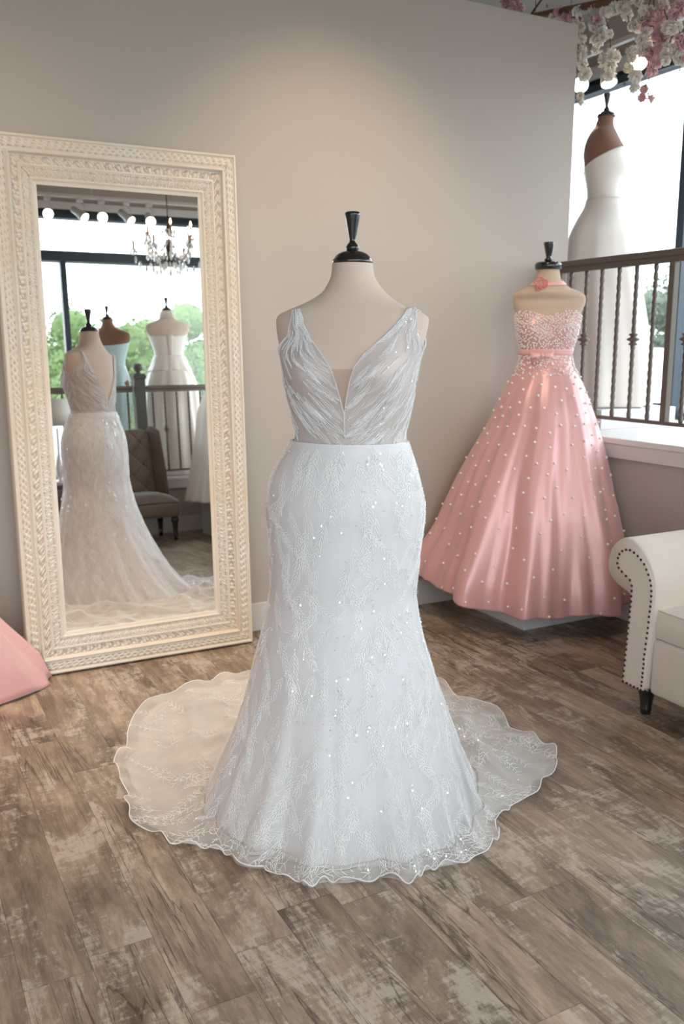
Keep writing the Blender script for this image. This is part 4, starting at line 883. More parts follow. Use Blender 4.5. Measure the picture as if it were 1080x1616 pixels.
# pearls: dense on the bodice, scattered on the skirt
bodp = MB(); ph2 = 120
pts = []
for _ in range(5200):
    j = rng.uniform(0, 43); i = int(rng.integers(0, 120)); dens = (j / 43) ** 1.1 * .9 + .25
    if rng.random() > dens: continue
    q = PBG[int(j), i]; q2 = PBG[min(int(j) + 1, 43), (i + 1) % 120]; p = q + (q2 - q) * rng.random(3) ; o = p - np.array([PB[0], PB[1], p[2]]) - RT * -.02; o /= np.linalg.norm(o); pts.append((p + o * .004, j))
acc = []
for p, j in pts:
    if all(np.sum((p - a) ** 2) > .0088 ** 2 for a in acc[-900:]): acc.append(p)
for p in acc: bodp.sphere(p, .0048, 6, 4)
bodp.build('bodice_pearls', M['pearl'], pg)['kind'] = 'stuff'
band = MB()
for _ in range(240):
    ph = rng.uniform(-1.9, 1.9); k = rng.random() ** 1.6; z = ZPW - .018 - k * .10; q = pskirt.pt(np.array(ph), np.array(z), .010, float(pfold(np.array(ph), np.array(z)))); band.sphere(q, .0042, 6, 4)
band.build('waist_pearls', M['pearl'], pg)['kind'] = 'stuff'
cands = []
SP = Surf(PG_, True); acc = []
for _ in range(5000):
    u, v = rng.uniform(0, 300), rng.uniform(1, 126); p = SP.at(u, v); _, _, n = SP.frame(u, v); o = p - np.array([PB[0], PB[1], p[2]])
    if n @ o < 0: n = -n
    if n @ (CAM - p) < 0: 
        if rng.random() > .25: continue
    dmin = .045 + .05 * np.clip((1.25 - p[2]) / 1.0, 0, 1) 
    if all(np.sum((p - a[0]) ** 2) > dmin**2 for a in acc): acc.append((p, n))
vis = sorted(acc, key=lambda a: -((a[1] @ (CAM - a[0])) / np.linalg.norm(CAM - a[0])))
p0 = None
for k, (p, n) in enumerate(vis[:100]):
    if p0 is None: p0 = MB().sphere((0, 0, 0), .0066, 10, 6).build('pearl', M['pearl']); p0.parent = pg; p0.location = Vector(p + n * .004) - Vector(pg.location)
    else: part_copy(p0, pg, Vector(p + n * .004) - Vector(pg.location), subs=False)
rest = MB()
for p, n in vis[100:]: rest.sphere(p + n * .004, .0062, 6, 4)
if vis[100:]: rest.build('scattered_pearls', M['pearl'], pg)['kind'] = 'stuff'

# ================================================================== white satin gown on the high deck
SB = (3.88, 3.98); SFc = RT * .93 - HF * .36
ssil = silhouette(SB, [(184, 945, 969.5), (193, 942, 969), (201, 939, 970), (211, 932, 974.5), (222, 926.5, 979.5), (239, 922, 989), (252, 922, 995), (267, 923.5, 994), (285, 926.5, 987), (305, 929, 985), (320, 928.5, 986), (335, 926, 988)])
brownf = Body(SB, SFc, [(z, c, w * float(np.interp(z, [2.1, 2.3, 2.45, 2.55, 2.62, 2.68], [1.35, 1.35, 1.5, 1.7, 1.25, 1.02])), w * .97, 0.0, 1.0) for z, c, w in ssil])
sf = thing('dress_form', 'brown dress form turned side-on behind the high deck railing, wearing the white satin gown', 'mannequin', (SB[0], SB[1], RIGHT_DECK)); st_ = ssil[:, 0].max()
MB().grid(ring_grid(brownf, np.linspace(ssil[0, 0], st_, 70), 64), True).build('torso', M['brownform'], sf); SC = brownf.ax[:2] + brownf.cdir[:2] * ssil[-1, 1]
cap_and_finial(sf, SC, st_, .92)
PH_ = .11; box = MB().box(3.58, 4.16, 3.70, 4.28, RIGHT_DECK, RIGHT_DECK + PH_).build('display_podium', M['podium'], smooth=False, loc=(3.87, 3.99, RIGHT_DECK), bevel=.004)
tag(box, 'square white podium on the high window deck under the white satin gown', 'podium')
form_stand(sf, SB, RIGHT_DECK + PH_ + .001, ssil[0, 0] + .01)
sg = thing('white_satin_gown', 'plain white strapless satin A-line gown on the brown form by the right window', 'dress', (SB[0], SB[1], RIGHT_DECK + PH_))
ZSW = float(hit_vertical(955, 318, SB)[2]); zfr = float(hit_vertical(1000, 236, SB)[2]); zbk = float(hit_vertical(924, 267, SB)[2])
strapless(brownf, ZSW - .01, lambda ph: zbk + (zfr - zbk) * (.5 + .5 * np.cos(ph)) ** 1.1, M['white_satin'], sg)
srow = silhouette(SB, [(312, 928.5, 986), (325, 926, 988), (347, 914, 994), (370, 903, 998), (390, 899, 1001), (425, 893, 1004), (460, 888, 1009), (495, 885, 1014), (542, 881, 1020), (592, 878, 1022), (634, 876, 1020), (660, 875, 1019)])
sskirt = Body(SB, SFc, [(z, c, w * float(np.interp(z, [1.9, 2.1], [1.0, 1.38])), w * 1.0, 0, 1.0) for z, c, w in srow])
def sfold(P, Z):
    k = np.clip((2.15 - Z) / 1.1, 0, 1); return k * (.06 * np.sin(8 * P + 1) + .03 * np.sin(13 * P + 2 + Z))
zz = np.linspace(RIGHT_DECK + PH_ + .005, ZSW + .005, 70); Sg = ring_grid(sskirt, zz, 160, .008, sfold); near = Sg[..., 1] > 3.90; Sg[..., 0] = np.where(near, np.maximum(Sg[..., 0], 3.525), Sg[..., 0]); MB().grid(Sg, True).build('skirt', M['white_satin'], sg, solid=.004, offset=-1)
lace = MB()
for k in range(16):
    z = zbk - .01 - k * .016; p = brownf.pt(np.array([PI - .10, PI + .10]), np.array([z, z - .008]), .009); lace.tube(p, .0022, 5)
    p = brownf.pt(np.array([PI + .10, PI - .10]), np.array([z, z - .008]), .009); lace.tube(p, .0022, 5)
lace.build('corset_lacing', M['white_satin'], sg)

# ================================================================== gowns seen in the mirror, and the pink one at the left edge
def simple_gown(base, z0, facing, zs, k, fm, form_label, gown_name, gown_label, gm, hem, flare=1.0, lacing=False, peplum=False, neck=0.0, rest=None, body_mat=None, cat='dress', wf_=9, zb=None, nphi=150):
    T = Body(base, facing, torso_tab(zs, k), cdir=RT)
    f = thing('dress_form', form_label, 'mannequin', (base[0], base[1], z0)); top = zs + .135 * k
    MB().grid(ring_grid(T, np.linspace(zs - .60 * k, top, 60), 56), True).build('torso', M[fm], f); c = T.ax[:2] + T.ef[:2] * -.012 * k; cap_and_finial(f, c, top, .95)
    form_stand(f, base, z0 + .002, zs - .58 * k)
    g = thing(gown_name, gown_label, cat, (base[0], base[1], z0)); zw = zs - .36 * k; zt2 = zs - .10 * k
    B = strapless(T, zw - .01, lambda ph: zt2 + .01 * np.cos(ph) - .015 * (1 - np.cos(ph)) + .015 * np.exp(-((np.abs(ph) - .6) / .3) ** 2), M[body_mat or gm], g, n=80, rows=20)
    zh = z0 + .004 if zb is None else zb
    hz = [(zw + .01, .152 * k, .100 * k), (zw - .10, .165 * k + hem * .10, .115 * k + hem * .10), (zw - .22, .13 * k + hem * .32, .10 * k + hem * .30), ((zw + zh) / 2, hem * .74 * flare, hem * .70 * flare), (zh + .12, hem * .93, hem * .90), (zh, hem, hem * .96)]
    S = Body(base, facing, [(z, 0.0, a, b, 0.0, 1.0) for z, a, b in hz])
    fo = lambda P, Z: np.clip((zw - Z) / (zw - zh), 0, 1) ** .8 * (.055 * np.sin(wf_ * P + 1) + .03 * np.sin((wf_ + 6) * P + 2 + 2 * Z))
    Gs = ring_grid(S, np.linspace(zh, zw + .008, 60), nphi, .005, fo)
    if rest is not None: Gs = rest(Gs)
    MB().grid(Gs, True).build('skirt', M[gm], g, solid=.004, offset=-1)
    if peplum:
        S2 = Body(base, facing, [(zw + .012, 0, .156 * k, .104 * k, 0, 1), (zw - .06, 0, .185 * k, .130 * k, 0, 1), (zw - .135, 0, .225 * k, .17 * k, 0, 1)])
        MB().grid(ring_grid(S2, np.linspace(zw - .135, zw + .012, 16), 120, .010, lambda P, Z: np.clip((zw - Z) / .14, 0, 1) * .03 * np.sin(11 * P)), True).build('peplum', M[body_mat or gm], g, solid=.003)
    if lacing:
        l = MB(); n = 12
        for i in range(n):
            za = zt2 - .03 - i * (zt2 - zw - .03) / n; w = .20 - .08 * i / n
            for s in (1, -1): l.tube(T.pt(np.array([PI - s * w, PI, PI + s * w]), np.array([za, za - .006, za - .012]), .010), .0022, 5)
        l.tube(T.pt(np.array([PI, PI + .05, PI + .08]), np.array([zw + .05, zw - .1, zw - .2]), .03), .003, 5); l.build('corset_lacing', M['white_satin'], g)
    return f, g, T
simple_gown((2.67, -1.05), REAR_DECK, (.12, -1), 2.03, .93, 'linen', 'beige dress form on the rear deck, its back to the mirror, in a corset gown', 'ivory_corset_gown', 'ivory corset gown with laced back and full pleated satin skirt behind the rear railing',
            'ivory', .37, 1.04, lacing=True, peplum=True, body_mat='white_satin', wf_=12)
_, gq, TQ = simple_gown((2.10, -1.12), REAR_DECK, (.62, -.78), 1.945, .93, 'brownform', 'brown dress form on the rear deck, seen behind the wedding gown in the mirror', 'aqua_gown', 'pale aqua slim strapless gown behind the rear railing, left of the newel post', 'aqua', .175, 1.15)
nk = thing('halter_necklace', 'white beaded collar on the beige form in the mirror', 'necklace', (2.67, -1.05, 2.1)); nb = MB()
for z_ in np.linspace(2.085, 2.135, 5):
    for a in np.arange(0, 2 * PI, .16): r = .062 + (2.135 - z_) * .25; nb.sphere((2.67 + r * math.cos(a) - .002, -1.05 + .010 + r * math.sin(a), z_), .0055, 6, 4)
nb.build('bead_strands', M['pearl'], nk)['kind'] = 'stuff'
b2 = MB().box(2.66, 3.14, -.29, .19, 0, .30).build('display_podium', M['podium'], smooth=False, loc=(2.90, -.05, 0), bevel=.004); tag(b2, 'tall white podium in front of the rear railing at the mirror right edge', 'podium')
simple_gown((2.90, -.05), .30, (-.2, 1), 1.76, .9, 'linen', 'beige dress form on the tall podium in front of the rear railing', 'champagne_gown', 'champagne ivory gown whose skirt shows at the right edge of the mirror', 'ivory', .43, 1.0, zb=.33)
def hemfix(Gs):                         # the skirt lies out over the floor towards the mirror corner
    Gs = Gs.copy(); tip = np.array([.575, 3.715]); c = np.array([-.36, 3.45]); z = Gs[..., 2]
    d = Gs[..., :2] - c; a = np.arctan2(d[..., 1], d[..., 0]); at_ = math.atan2(tip[1] - c[1], tip[0] - c[0]); k = np.exp(-((a - at_) / np.where(a < at_, .20, .30)) ** 2) * np.clip((1.1 - z) / 1.1, 0, 1) ** 1.05
    r = np.hypot(d[..., 0], d[..., 1]); R_ = np.hypot(*(tip - c)); rt2 = r + k * (R_ - .44) * (1 + .045 * np.sin(38 * a + 2) + .03 * np.sin(61 * a)); Gs[..., 0] = c[0] + rt2 * np.cos(a); Gs[..., 1] = np.minimum(c[1] + rt2 * np.sin(a), np.where(Gs[..., 0] > .44, 3.735, 3.90)); Gs[..., 2] += np.clip(z / .06, .15, 1) * k * (.075 * np.abs(np.sin(19 * a + 5 * r)) ** 1.5 + .03 * np.sin(29 * a + 9 * r)) * np.clip(r * 2, 0, 1); Gs[..., 2] = np.maximum(Gs[..., 2], .004); return Gs
simple_gown((-.36, 3.45), .0, (.3, -.9), 1.46, .95, 'linen', 'dress form just left of the mirror wearing the pink satin skirt', 'pink_satin_gown', 'plain pink satin gown on the floor, its hem covering the mirror lower left corner', 'pink', .45, .98, rest=hemfix, wf_=7, nphi=640)
# ================================================================== sofa
SX = 2.455
def sp(x, y):                           # photo crop coordinates of the arm front -> its plane X = SX
    return hit(940 + x / 5.05, 830 + y / 5.05, 0, SX)
sofa = thing('rolled_arm_sofa', 'cream linen rolled-arm sofa with dark nailhead trim in front of the right knee wall', 'sofa', (2.9, 1.9, 0))
outer = [(235, 1252), (262, 1253), (300, 1270), (340, 1290), (385, 1312), (395, 1240), (412, 1120), (424, 1010), (446, 850), (462, 720), (474, 620), (480, 540), (478, 450), (462, 370), (432, 290), (392, 215), (340, 150), (290, 108), (245, 92), (200, 100), (155, 135), (122, 180), (104, 240), (100, 300), (106, 350), (128, 395), (160, 440), (205, 480), (255, 515), (285, 545), (287, 640), (275, 760), (262, 900), (250, 1040), (238, 1160)]
arm_yz = np.array([sp(x, y)[1:] for x, y in outer])
def resample(P, n):
    Q = np.vstack([P, P[:1]]); L = np.concatenate([[0], np.cumsum(np.linalg.norm(np.diff(Q, axis=0), axis=1))]); s = np.linspace(0, L[-1], n, endpoint=False); return np.stack([np.interp(s, L, Q[:, k]) for k in range(Q.shape[1])], 1)
prof = resample(arm_yz, 90); cen = np.array([prof[:, 0].mean(), prof[:, 1].mean()])
def arm(mirror_y=None):
    def my(P): 
        P = P.copy()
        if mirror_y is not None: P[:, 0] = 2 * mirror_y - P[:, 0]
        return P
    m = MB(); rings = []
    for x, s in ((SX + .0, .975), (SX + .004, .99), (SX + .014, 1.0), (SX + .05, 1.0), (3.0, 1.0), (3.24, 1.0), (3.262, .985)):
        c = cen; Q = my(c + (prof - c) * s); rings.append(np.column_stack([np.full(len(Q), x), Q]))
    m.grid(np.array(rings), True); n = len(prof); m.f.append(tuple(range(n))[::-1]); m.f.append(tuple(6 * n + i for i in range(n))); return m
yc_in = sp(480, 560)[1]; SO_W = 1.30; ymid = float(prof[:, 0].min() - (SO_W / 2) + .0)
# the piped front panel of the arm, and its nails
nails = [(232, 1235), (235, 1192), (240, 1152), (245, 1108), (250, 1066), (252, 1025), (258, 982), (262, 940), (266, 898), (270, 855), (275, 812), (280, 768), (285, 724), (288, 680), (292, 640), (297, 600), (299, 558), (302, 517), (303, 475), (289, 430), (257, 397), (224, 362), (199, 332), (189, 296), (193, 254), (205, 223), (228, 199), (258, 188), (290, 191), (322, 211), (352, 238), (378, 268), (403, 304), (421, 346), (437, 387), (450, 432), (458, 474), (461, 517), (459, 558), (457, 600), (453, 640), (448, 680), (441, 722), (438, 765), (433, 810), (428, 852), (422, 893), (416, 938), (411, 980), (405, 1020), (399, 1060), (399, 1098), (395, 1132), (391, 1170), (388, 1203), (384, 1240), (381, 1271), (376, 1305), (350, 1292), (321, 1280), (293, 1266), (264, 1250)]
for k, my in enumerate((None, ymid)):
    arm(my).build('arm', M['sofa'], sofa)
P = np.array([sp(x, y)[1:] for x, y in nails]); pc = P.mean(0)
pq = resample(P, 80); m = MB(); R3 = []
for x, s in ((SX + .002, 1.06), (SX - .004, 1.05), (SX - .007, 1.0), (SX - .007, .9)): R3.append(np.column_stack([np.full(80, x), pq + (pq - np.roll(pq, 1, 0))[:, ::-1] * [0, 0] + (np.stack([-(np.roll(pq, -1, 0) - np.roll(pq, 1, 0))[:, 1], (np.roll(pq, -1, 0) - np.roll(pq, 1, 0))[:, 0]], 1) / (np.linalg.norm(np.roll(pq, -1, 0) - np.roll(pq, 1, 0), axis=1)[:, None] + 1e-9)) * (-(s - 1) * .12)]))
m.grid(np.array(R3), True); m.f.append(tuple(3 * 80 + i for i in range(80))); m.build('arm_front_panel', M['sofa'], sofa)
n0 = None
for q in P:
    loc = Vector((SX - .009, q[0], q[1])) - Vector(sofa.location)
    if n0 is None: n0 = MB().sphere((0, 0, 0), .0052, 10, 6, (.55, 1, 1)).build('nailhead', M['nail']); n0.parent = sofa; n0.location = loc
    else: part_copy(n0, sofa, loc, subs=False)
yA = float(sp(395, 1200)[1]) - .002; yB = 2 * ymid - yA
zseat = float(hit(1043, 1010, 0, SX + .03)[2])
MB().box(SX + .018, 3.25, yB, yA, .115, zseat).build('seat_frame', M['sofa'], sofa, bevel=.02)
ycu = float(hit(1041, 985, 0, SX + .05)[1]); half = (ycu - (2 * ymid - ycu)) / 2
ztop = float(hit(1050, 968, 0, SX + .06)[2]) + .015
def cushion(name, y0, y1, x0, x1, z0, z1, puff=.02):
    n = 24; m = MB(); 
    def face(z, s):
        P = []
        for i in range(n + 1):
            row = []
            for j in range(n + 1):
                a, b = -1 + 2 * i / n, -1 + 2 * j / n; e = (1 - a**4) * (1 - b**4); x = (x0 + x1) / 2 + (x1 - x0) / 2 * a * (1 - .02 * b * b); y = (y0 + y1) / 2 + (y1 - y0) / 2 * b * (1 - .02 * a * a); row.append((x, y, z + s * puff * e))
            P.append(row)
        return np.array(P)
    T, B = face(z1, 1), face(z0, -.3); m.grid(T); m.grid(B, flip=True)
    for E1, E2 in ((T[0], B[0]), (T[-1][::-1], B[-1][::-1]), (T[:, 0][::-1], B[:, 0][::-1]), (T[:, -1], B[:, -1])):
        mid = (E1 + E2) / 2; c = np.array([(x0 + x1) / 2, (y0 + y1) / 2, 0]); o = mid - c; o[:, 2] = 0; o /= np.linalg.norm(o, axis=1)[:, None]; m.grid(np.array([E1, E1 * .75 + E2 * .25 + o * .012, mid + o * .016, E1 * .25 + E2 * .75 + o * .012, E2]))
    o = m.build(name, M['sofa'], sofa)
    loop = np.vstack([T[0], T[1:, -1], T[-1][::-1][1:], T[:, 0][::-1][1:]]); MB().tube(loop + [0, 0, .001], .0035, 6, cap=False).build('piping', M['sofa'], o); return o
cushion('seat_cushion', ymid + .005, ycu, SX + .02, 3.06, zseat + .004, ztop)
cushion('seat_cushion', 2 * ymid - ycu, ymid - .005, SX + .02, 3.06, zseat + .004, ztop)
bk = MB(); Pk = []
for y in np.linspace(yB + .0, yA, 30):
    Pk.append([(3.05, y, ztop), (3.07, y, .55), (3.09, y, .68), (3.10, y, .76), (3.13, y, .80), (3.18, y, .815), (3.24, y, .80), (3.27, y, .76), (3.28, y, .60), (3.28, y, .12)])
bk.grid(np.array(Pk)); bk.build('sofa_back', M['sofa'], sofa, solid=.01)
def turned_leg(m, x, y, h, r, parent, name='leg', mat='black'):
    return m.lathe([(r * .52, 0), (r * .60, h * .03), (r * .60, h * .12), (r * .66, h * .14), (r * .66, h * .20), (r * .62, h * .22), (r * .80, h * .55), (r * .95, h * .72), (r * 1.12, h * .80), (r * 1.12, h * .87), (r * 1.0, h * .90), (r * 1.0, h)], 24, (x, y, 0)).build(name, M[mat], parent)
lg = hit(1013, 1127, 2, 0); 
for x in (lg[0] + .02, 3.2):
    for y in (lg[1], 2 * ymid - lg[1]): turned_leg(MB(), x, y, .125, .034, sofa)

# ================================================================== tufted chair seen in the mirror
ch = thing('tufted_chair', 'brown crushed velvet wing chair with tufted back and turned black legs, seen in the mirror', 'chair', (1.98, -.22, 0))
cx0, cx1 = 1.66, 2.36
MB().box(cx0, cx1, -.46, .05, .215, .35).build('seat_frame', M['velvet'], ch, bevel=.03)
P = []
for i in range(25):
    P.append([((cx0 + cx1) / 2 + (cx1 - cx0) / 2 * a, -.40 + .45 * (i / 24), .35 + .085 * (1 - abs(a) ** 5) * (1 - abs(2 * i / 24 - 1) ** 6)) for a in np.linspace(-1, 1, 25)])
MB().grid(np.array(P)).build('seat_cushion', M['velvet'], ch)
def tuft_panel(p00, p10, p01, p11, nx, nz, depth, nrm):
    P = []; p00, p10, p01, p11 = map(np.array, (p00, p10, p01, p11)); nrm = np.array(nrm, float); nrm /= np.linalg.norm(nrm)
    R_, Cn = 50, 50
    for j in range(R_):
        v = j / (R_ - 1); row = []
        for i in range(Cn):
            u = i / (Cn - 1); p = (p00 * (1 - u) + p10 * u) * (1 - v) + (p01 * (1 - u) + p11 * u) * v; e = (1 - abs(2 * u - 1) ** 6) * (1 - abs(2 * v - 1) ** 6)
            a = u * nx; b = v * nz; d1 = abs(math.sin(PI * (a + b) / 1.0)); d2 = abs(math.sin(PI * (a - b) / 1.0)); row.append(p + nrm * depth * e * (.35 + .65 * (d1 * d2) ** .5))
        P.append(row)
    return np.array(P)
bkm = MB().grid(tuft_panel((cx0 + .02, -.44, .36), (cx1 - .10, -.44, .36), (cx0 + .04, -.56, .97), (cx1 - .12, -.56, .97), 3, 3, .045, (0, 1, .15))).build('tufted_back', M['velvet'], ch, solid=.05, offset=-1)
for s in (1, -1):
    xa = cx1 - .10 if s > 0 else cx0 + .02; xb = cx1 - .02 if s > 0 else cx0 - .03
    v = [(xa, -.45, .34), (xb + .02 * s, -.27, .36), (xb + .01 * s, -.29, .60), (xb, -.40, .98), (xb - .04 * s, -.50, 1.03), (xa, -.57, .98)]
    w_ = [(x - .035 * s, y - .02, z) for x, y, z in v]
    n = 6; MB().add(v + w_, [tuple(range(n)), tuple(range(n, 2 * n))[::-1]] + [(i, n + i, n + (i + 1) % n, (i + 1) % n) for i in range(n)]).build('wing', M['velvet'], ch, bevel=.018)
bt_ = None
for j in range(3):
    for i in range(4):
        x = cx0 + .10 + i * .15 + (.07 if j % 2 else 0)
        if x > cx1 - .15: continue
        MB().sphere((x, -.44 - .045 - .03 * j + .035 - .012 * j, .47 + j * .17), .012, 10, 6, (1, .6, 1)).build('tuft_button', M['velvet'], ch)
for x, y in ((cx1 - .05, .0), (cx0 + .05, .0), (cx1 - .07, -.40), (cx0 + .07, -.40)): turned_leg(MB(), x, y, .22, .030, ch)

# ================================================================== side table and lamp seen at the mirror's left edge
tb = thing('side_table', 'dark wooden side table before the rear railing, under the white-shaded lamp', 'table', (1.42, -.38, 0))
MB().box(1.24, 1.60, -.55, -.21, .52, .55).build('table_top', M['wood'], tb, smooth=False, bevel=.005)
MB().box(1.27, 1.57, -.52, -.24, .18, .20).build('lower_shelf', M['wood'], tb, smooth=False, bevel=.003)
for x in (1.26, 1.56):
    for y in (-.53, -.25): MB().box(x, x + .03, y, y + .03, 0, .52).build('leg', M['wood'], tb, smooth=False, bevel=.003)
lp = thing('table_lamp', 'table lamp with white drum shade standing left in the mirror', 'lamp', (1.42, -.40, .55))
MB().lathe([(.075, .55), (.075, .565), (.02, .58), (.03, .62), (.045, .68), (.035, .75), (.012, .82), (.010, 1.04)], 28, (1.42, -.40, 0)).build('lamp_base', M['crystal'], lp)
MB().lathe([(.128, 1.06), (.118, 1.295)], 40, (1.42, -.40, 0), cap=False).build('lamp_shade', M['shade'], lp, solid=.003)
MB().tube([(1.42 - .12, -.40, 1.28), (1.42 + .12, -.40, 1.28)], .003, 6).build('shade_spider', M['iron'], lp)

# ================================================================== chandelier
cc = np.array([2.52, -.35]); cz = 2.56
cd = thing('crystal_chandelier', 'dark iron candle chandelier hung with crystals, seen in the mirror', 'chandelier', (cc[0], cc[1], cz))
MB().tube([(cc[0], cc[1], cz + .36), (cc[0], cc[1], CEIL)], .005, 6).build('chain', M['chandiron'], cd)
MB().lathe([(.004, CEIL - .03), (.05, CEIL - .02), (.06, CEIL - .001)], 24, (cc[0], cc[1], 0)).build('ceiling_canopy', M['chandiron'], cd)
MB().lathe([(.006, -.10), (.03, -.085), (.045, -.06), (.02, -.03), (.014, .02), (.03, .05), (.036, .075), (.012, .11), (.010, .2), (.026, .235), (.012, .27), (.004, .37)], 20, (cc[0], cc[1], cz)).build('centre_column', M['chandiron'], cd)
drop = None
def crystal(p, s=1.0):
    global drop
    loc = Vector(p) - Vector(cd.location)
    if drop is None:
        drop = MB().lathe([(.001, -.034), (.007, -.024), (.010, -.010), (.006, .004), (.002, .010)], 6).build('crystal_drop', M['crystal'], smooth=False); drop.parent = cd; drop.location = loc
    else: part_copy(drop, cd, loc, scale=(s, s, s), rot=(0, 0, rng.uniform(0, 3)), subs=False)
arm0 = None; NA = 12
for k in range(NA):
    a = k * 2 * PI / NA + .2; R_ = .32 if k % 2 == 0 else .22; zo = 0.0 if k % 2 == 0 else .10; d = np.array([math.cos(a), math.sin(a)])
    pts_ = [(.02, .04), (.07, -.03), (.13, -.06), (.19, -.05), (.24, 0.0), (.27, .05)]; pts_ = [(r * R_ / .27, z + zo) for r, z in pts_]
    P = np.array([(cc[0] + d[0] * r, cc[1] + d[1] * r, cz + z) for r, z in pts_]); t_ = np.linspace(0, 5, 24); P = np.stack([smooth_interp(t_, np.arange(6), P[:, q]) for q in range(3)], 1)
    ar = MB().tube(P, .0045, 6).build('arm', M['chandiron'], cd); e = P[-1]
    MB().lathe([(.004, -.004), (.024, .004), (.026, .009), (.008, .012)], 18, tuple(e)).build('bobeche', M['crystal'], ar)
    MB().lathe([(.009, .010), (.009, .082), (.006, .084)], 14, tuple(e)).build('candle_sleeve', M['candle'], ar)
    MB().lathe([(.004, .084), (.0105, .100), (.009, .114), (.002, .138)], 14, tuple(e)).build('candle_bulb', M['bulb'], ar)
    for q in range(4):
        b = q * PI / 2 + a; crystal((e[0] + .024 * math.cos(b), e[1] + .024 * math.sin(b), e[2] - .012))
    for q in (5, 9, 13, 17, 21): crystal(P[q] - np.array([0, 0, .018 + .03 * (q % 2)]), 1.5)
for q in range(10): a = q * 2 * PI / 10; crystal((cc[0] + .05 * math.cos(a), cc[1] + .05 * math.sin(a), cz - .07), 1.2)
for q in range(8): a = q * 2 * PI / 8; crystal((cc[0] + .06 * math.cos(a), cc[1] + .06 * math.sin(a), cz + .225), 1.0)
crystal((cc[0], cc[1], cz - .13), 1.8)
chl = MB()
for k in range(NA):
    for kk in (1,):
        a = k * 2 * PI / NA + .2; b = (k + 1) * 2 * PI / NA + .2
        for s in np.linspace(0, 1, 12):
            ra = (.32 if k % 2 == 0 else .22); rb = (.22 if k % 2 == 0 else .32); za = (.05 if k % 2 == 0 else .15); zb_ = (.15 if k % 2 == 0 else .05)
            x = (1 - s) * ra * math.cos(a) + s * rb * math.cos(b); y = (1 - s) * ra * math.sin(a) + s * rb * math.sin(b); chl.sphere((cc[0] + x, cc[1] + y, cz + (1 - s) * za + s * zb_ - .05 * math.sin(PI * s)), .0065, 6, 4)
        for s in np.linspace(0, 1, 12):
            x = (.03 + (ra - .03) * s) * math.cos(a); y = (.03 + (ra - .03) * s) * math.sin(a); chl.sphere((cc[0] + x, cc[1] + y, cz + .23 * (1 - s) ** 1.5 + za * s), .006, 6, 4)
chl.build('crystal_garlands', M['crystal'], cd, smooth=False)['kind'] = 'stuff'
l = bpy.data.lights.new('chandelier_glow', 'POINT'); l.energy = 14; l.color = (1, .72, .45); l.shadow_soft_size = .015; lo = bpy.data.objects.new('chandelier_glow', l); COL.objects.link(lo); lo.parent = cd; lo.location = (0, 0, .16)

# ================================================================== blossom branches over the partition's end
XB = 3.72
def bpoint(x, y, dx=0.0): return hit(x, y, 0, XB + dx)
bA, bB = bpoint(800, 42), bpoint(1090, -38)
br = thing('rustic_branch', 'weathered brown branch under the ceiling carrying the blossom garlands', 'branch', tuple(bA))
P = [bA + (bB - bA) * k + np.array([.02 * math.sin(9 * k), 0, .02 * math.sin(6 * k + 1)]) for k in np.linspace(0, 1, 24)]
MB().tube(P, [.024 - .007 * k for k in np.linspace(0, 1, 24)], 10).build('bark_stem', M['branch'], br)
for y_ in (P[4], P[15]): MB().tube([y_, (y_[0], y_[1], CEIL)], .0025, 6).build('hanging_wire', M['iron'], br)
MB().tube([P[3], P[3] + [.0, -.10, .06], P[3] + [.02, -.24, .16]], .006, 6).build('side_twig', M['twig'], br)
def blossom_mesh(mat, nm):
    m = MB(); R0 = np.random.default_rng(11)
    for layer, (n, rr, lift) in enumerate(((6, .030, .004), (6, .024, .010), (5, .016, .016))):
        for k in range(n):
            a = k * 2 * PI / n + layer * .5 + R0.uniform(-.1, .1); P = []
            for i in np.linspace(0, 1, 5):
                row = []
                for j in np.linspace(-1, 1, 5):
                    w = rr * .62 * math.sin(PI * (.15 + .75 * i)) * j; r = .003 + rr * i * (1 - .10 * abs(j)) ; z = lift + .012 * i ** 2 * (1 + layer * .8) - .006 * j * j * i + R0.uniform(-.0012, .0012)
                    row.append((r * math.cos(a) - w * math.sin(a), r * math.sin(a) + w * math.cos(a), z))
                P.append(row)
            m.grid(np.array(P))
    return m.build(nm, mat, solid=.0006)
bl_w = bl_p = None
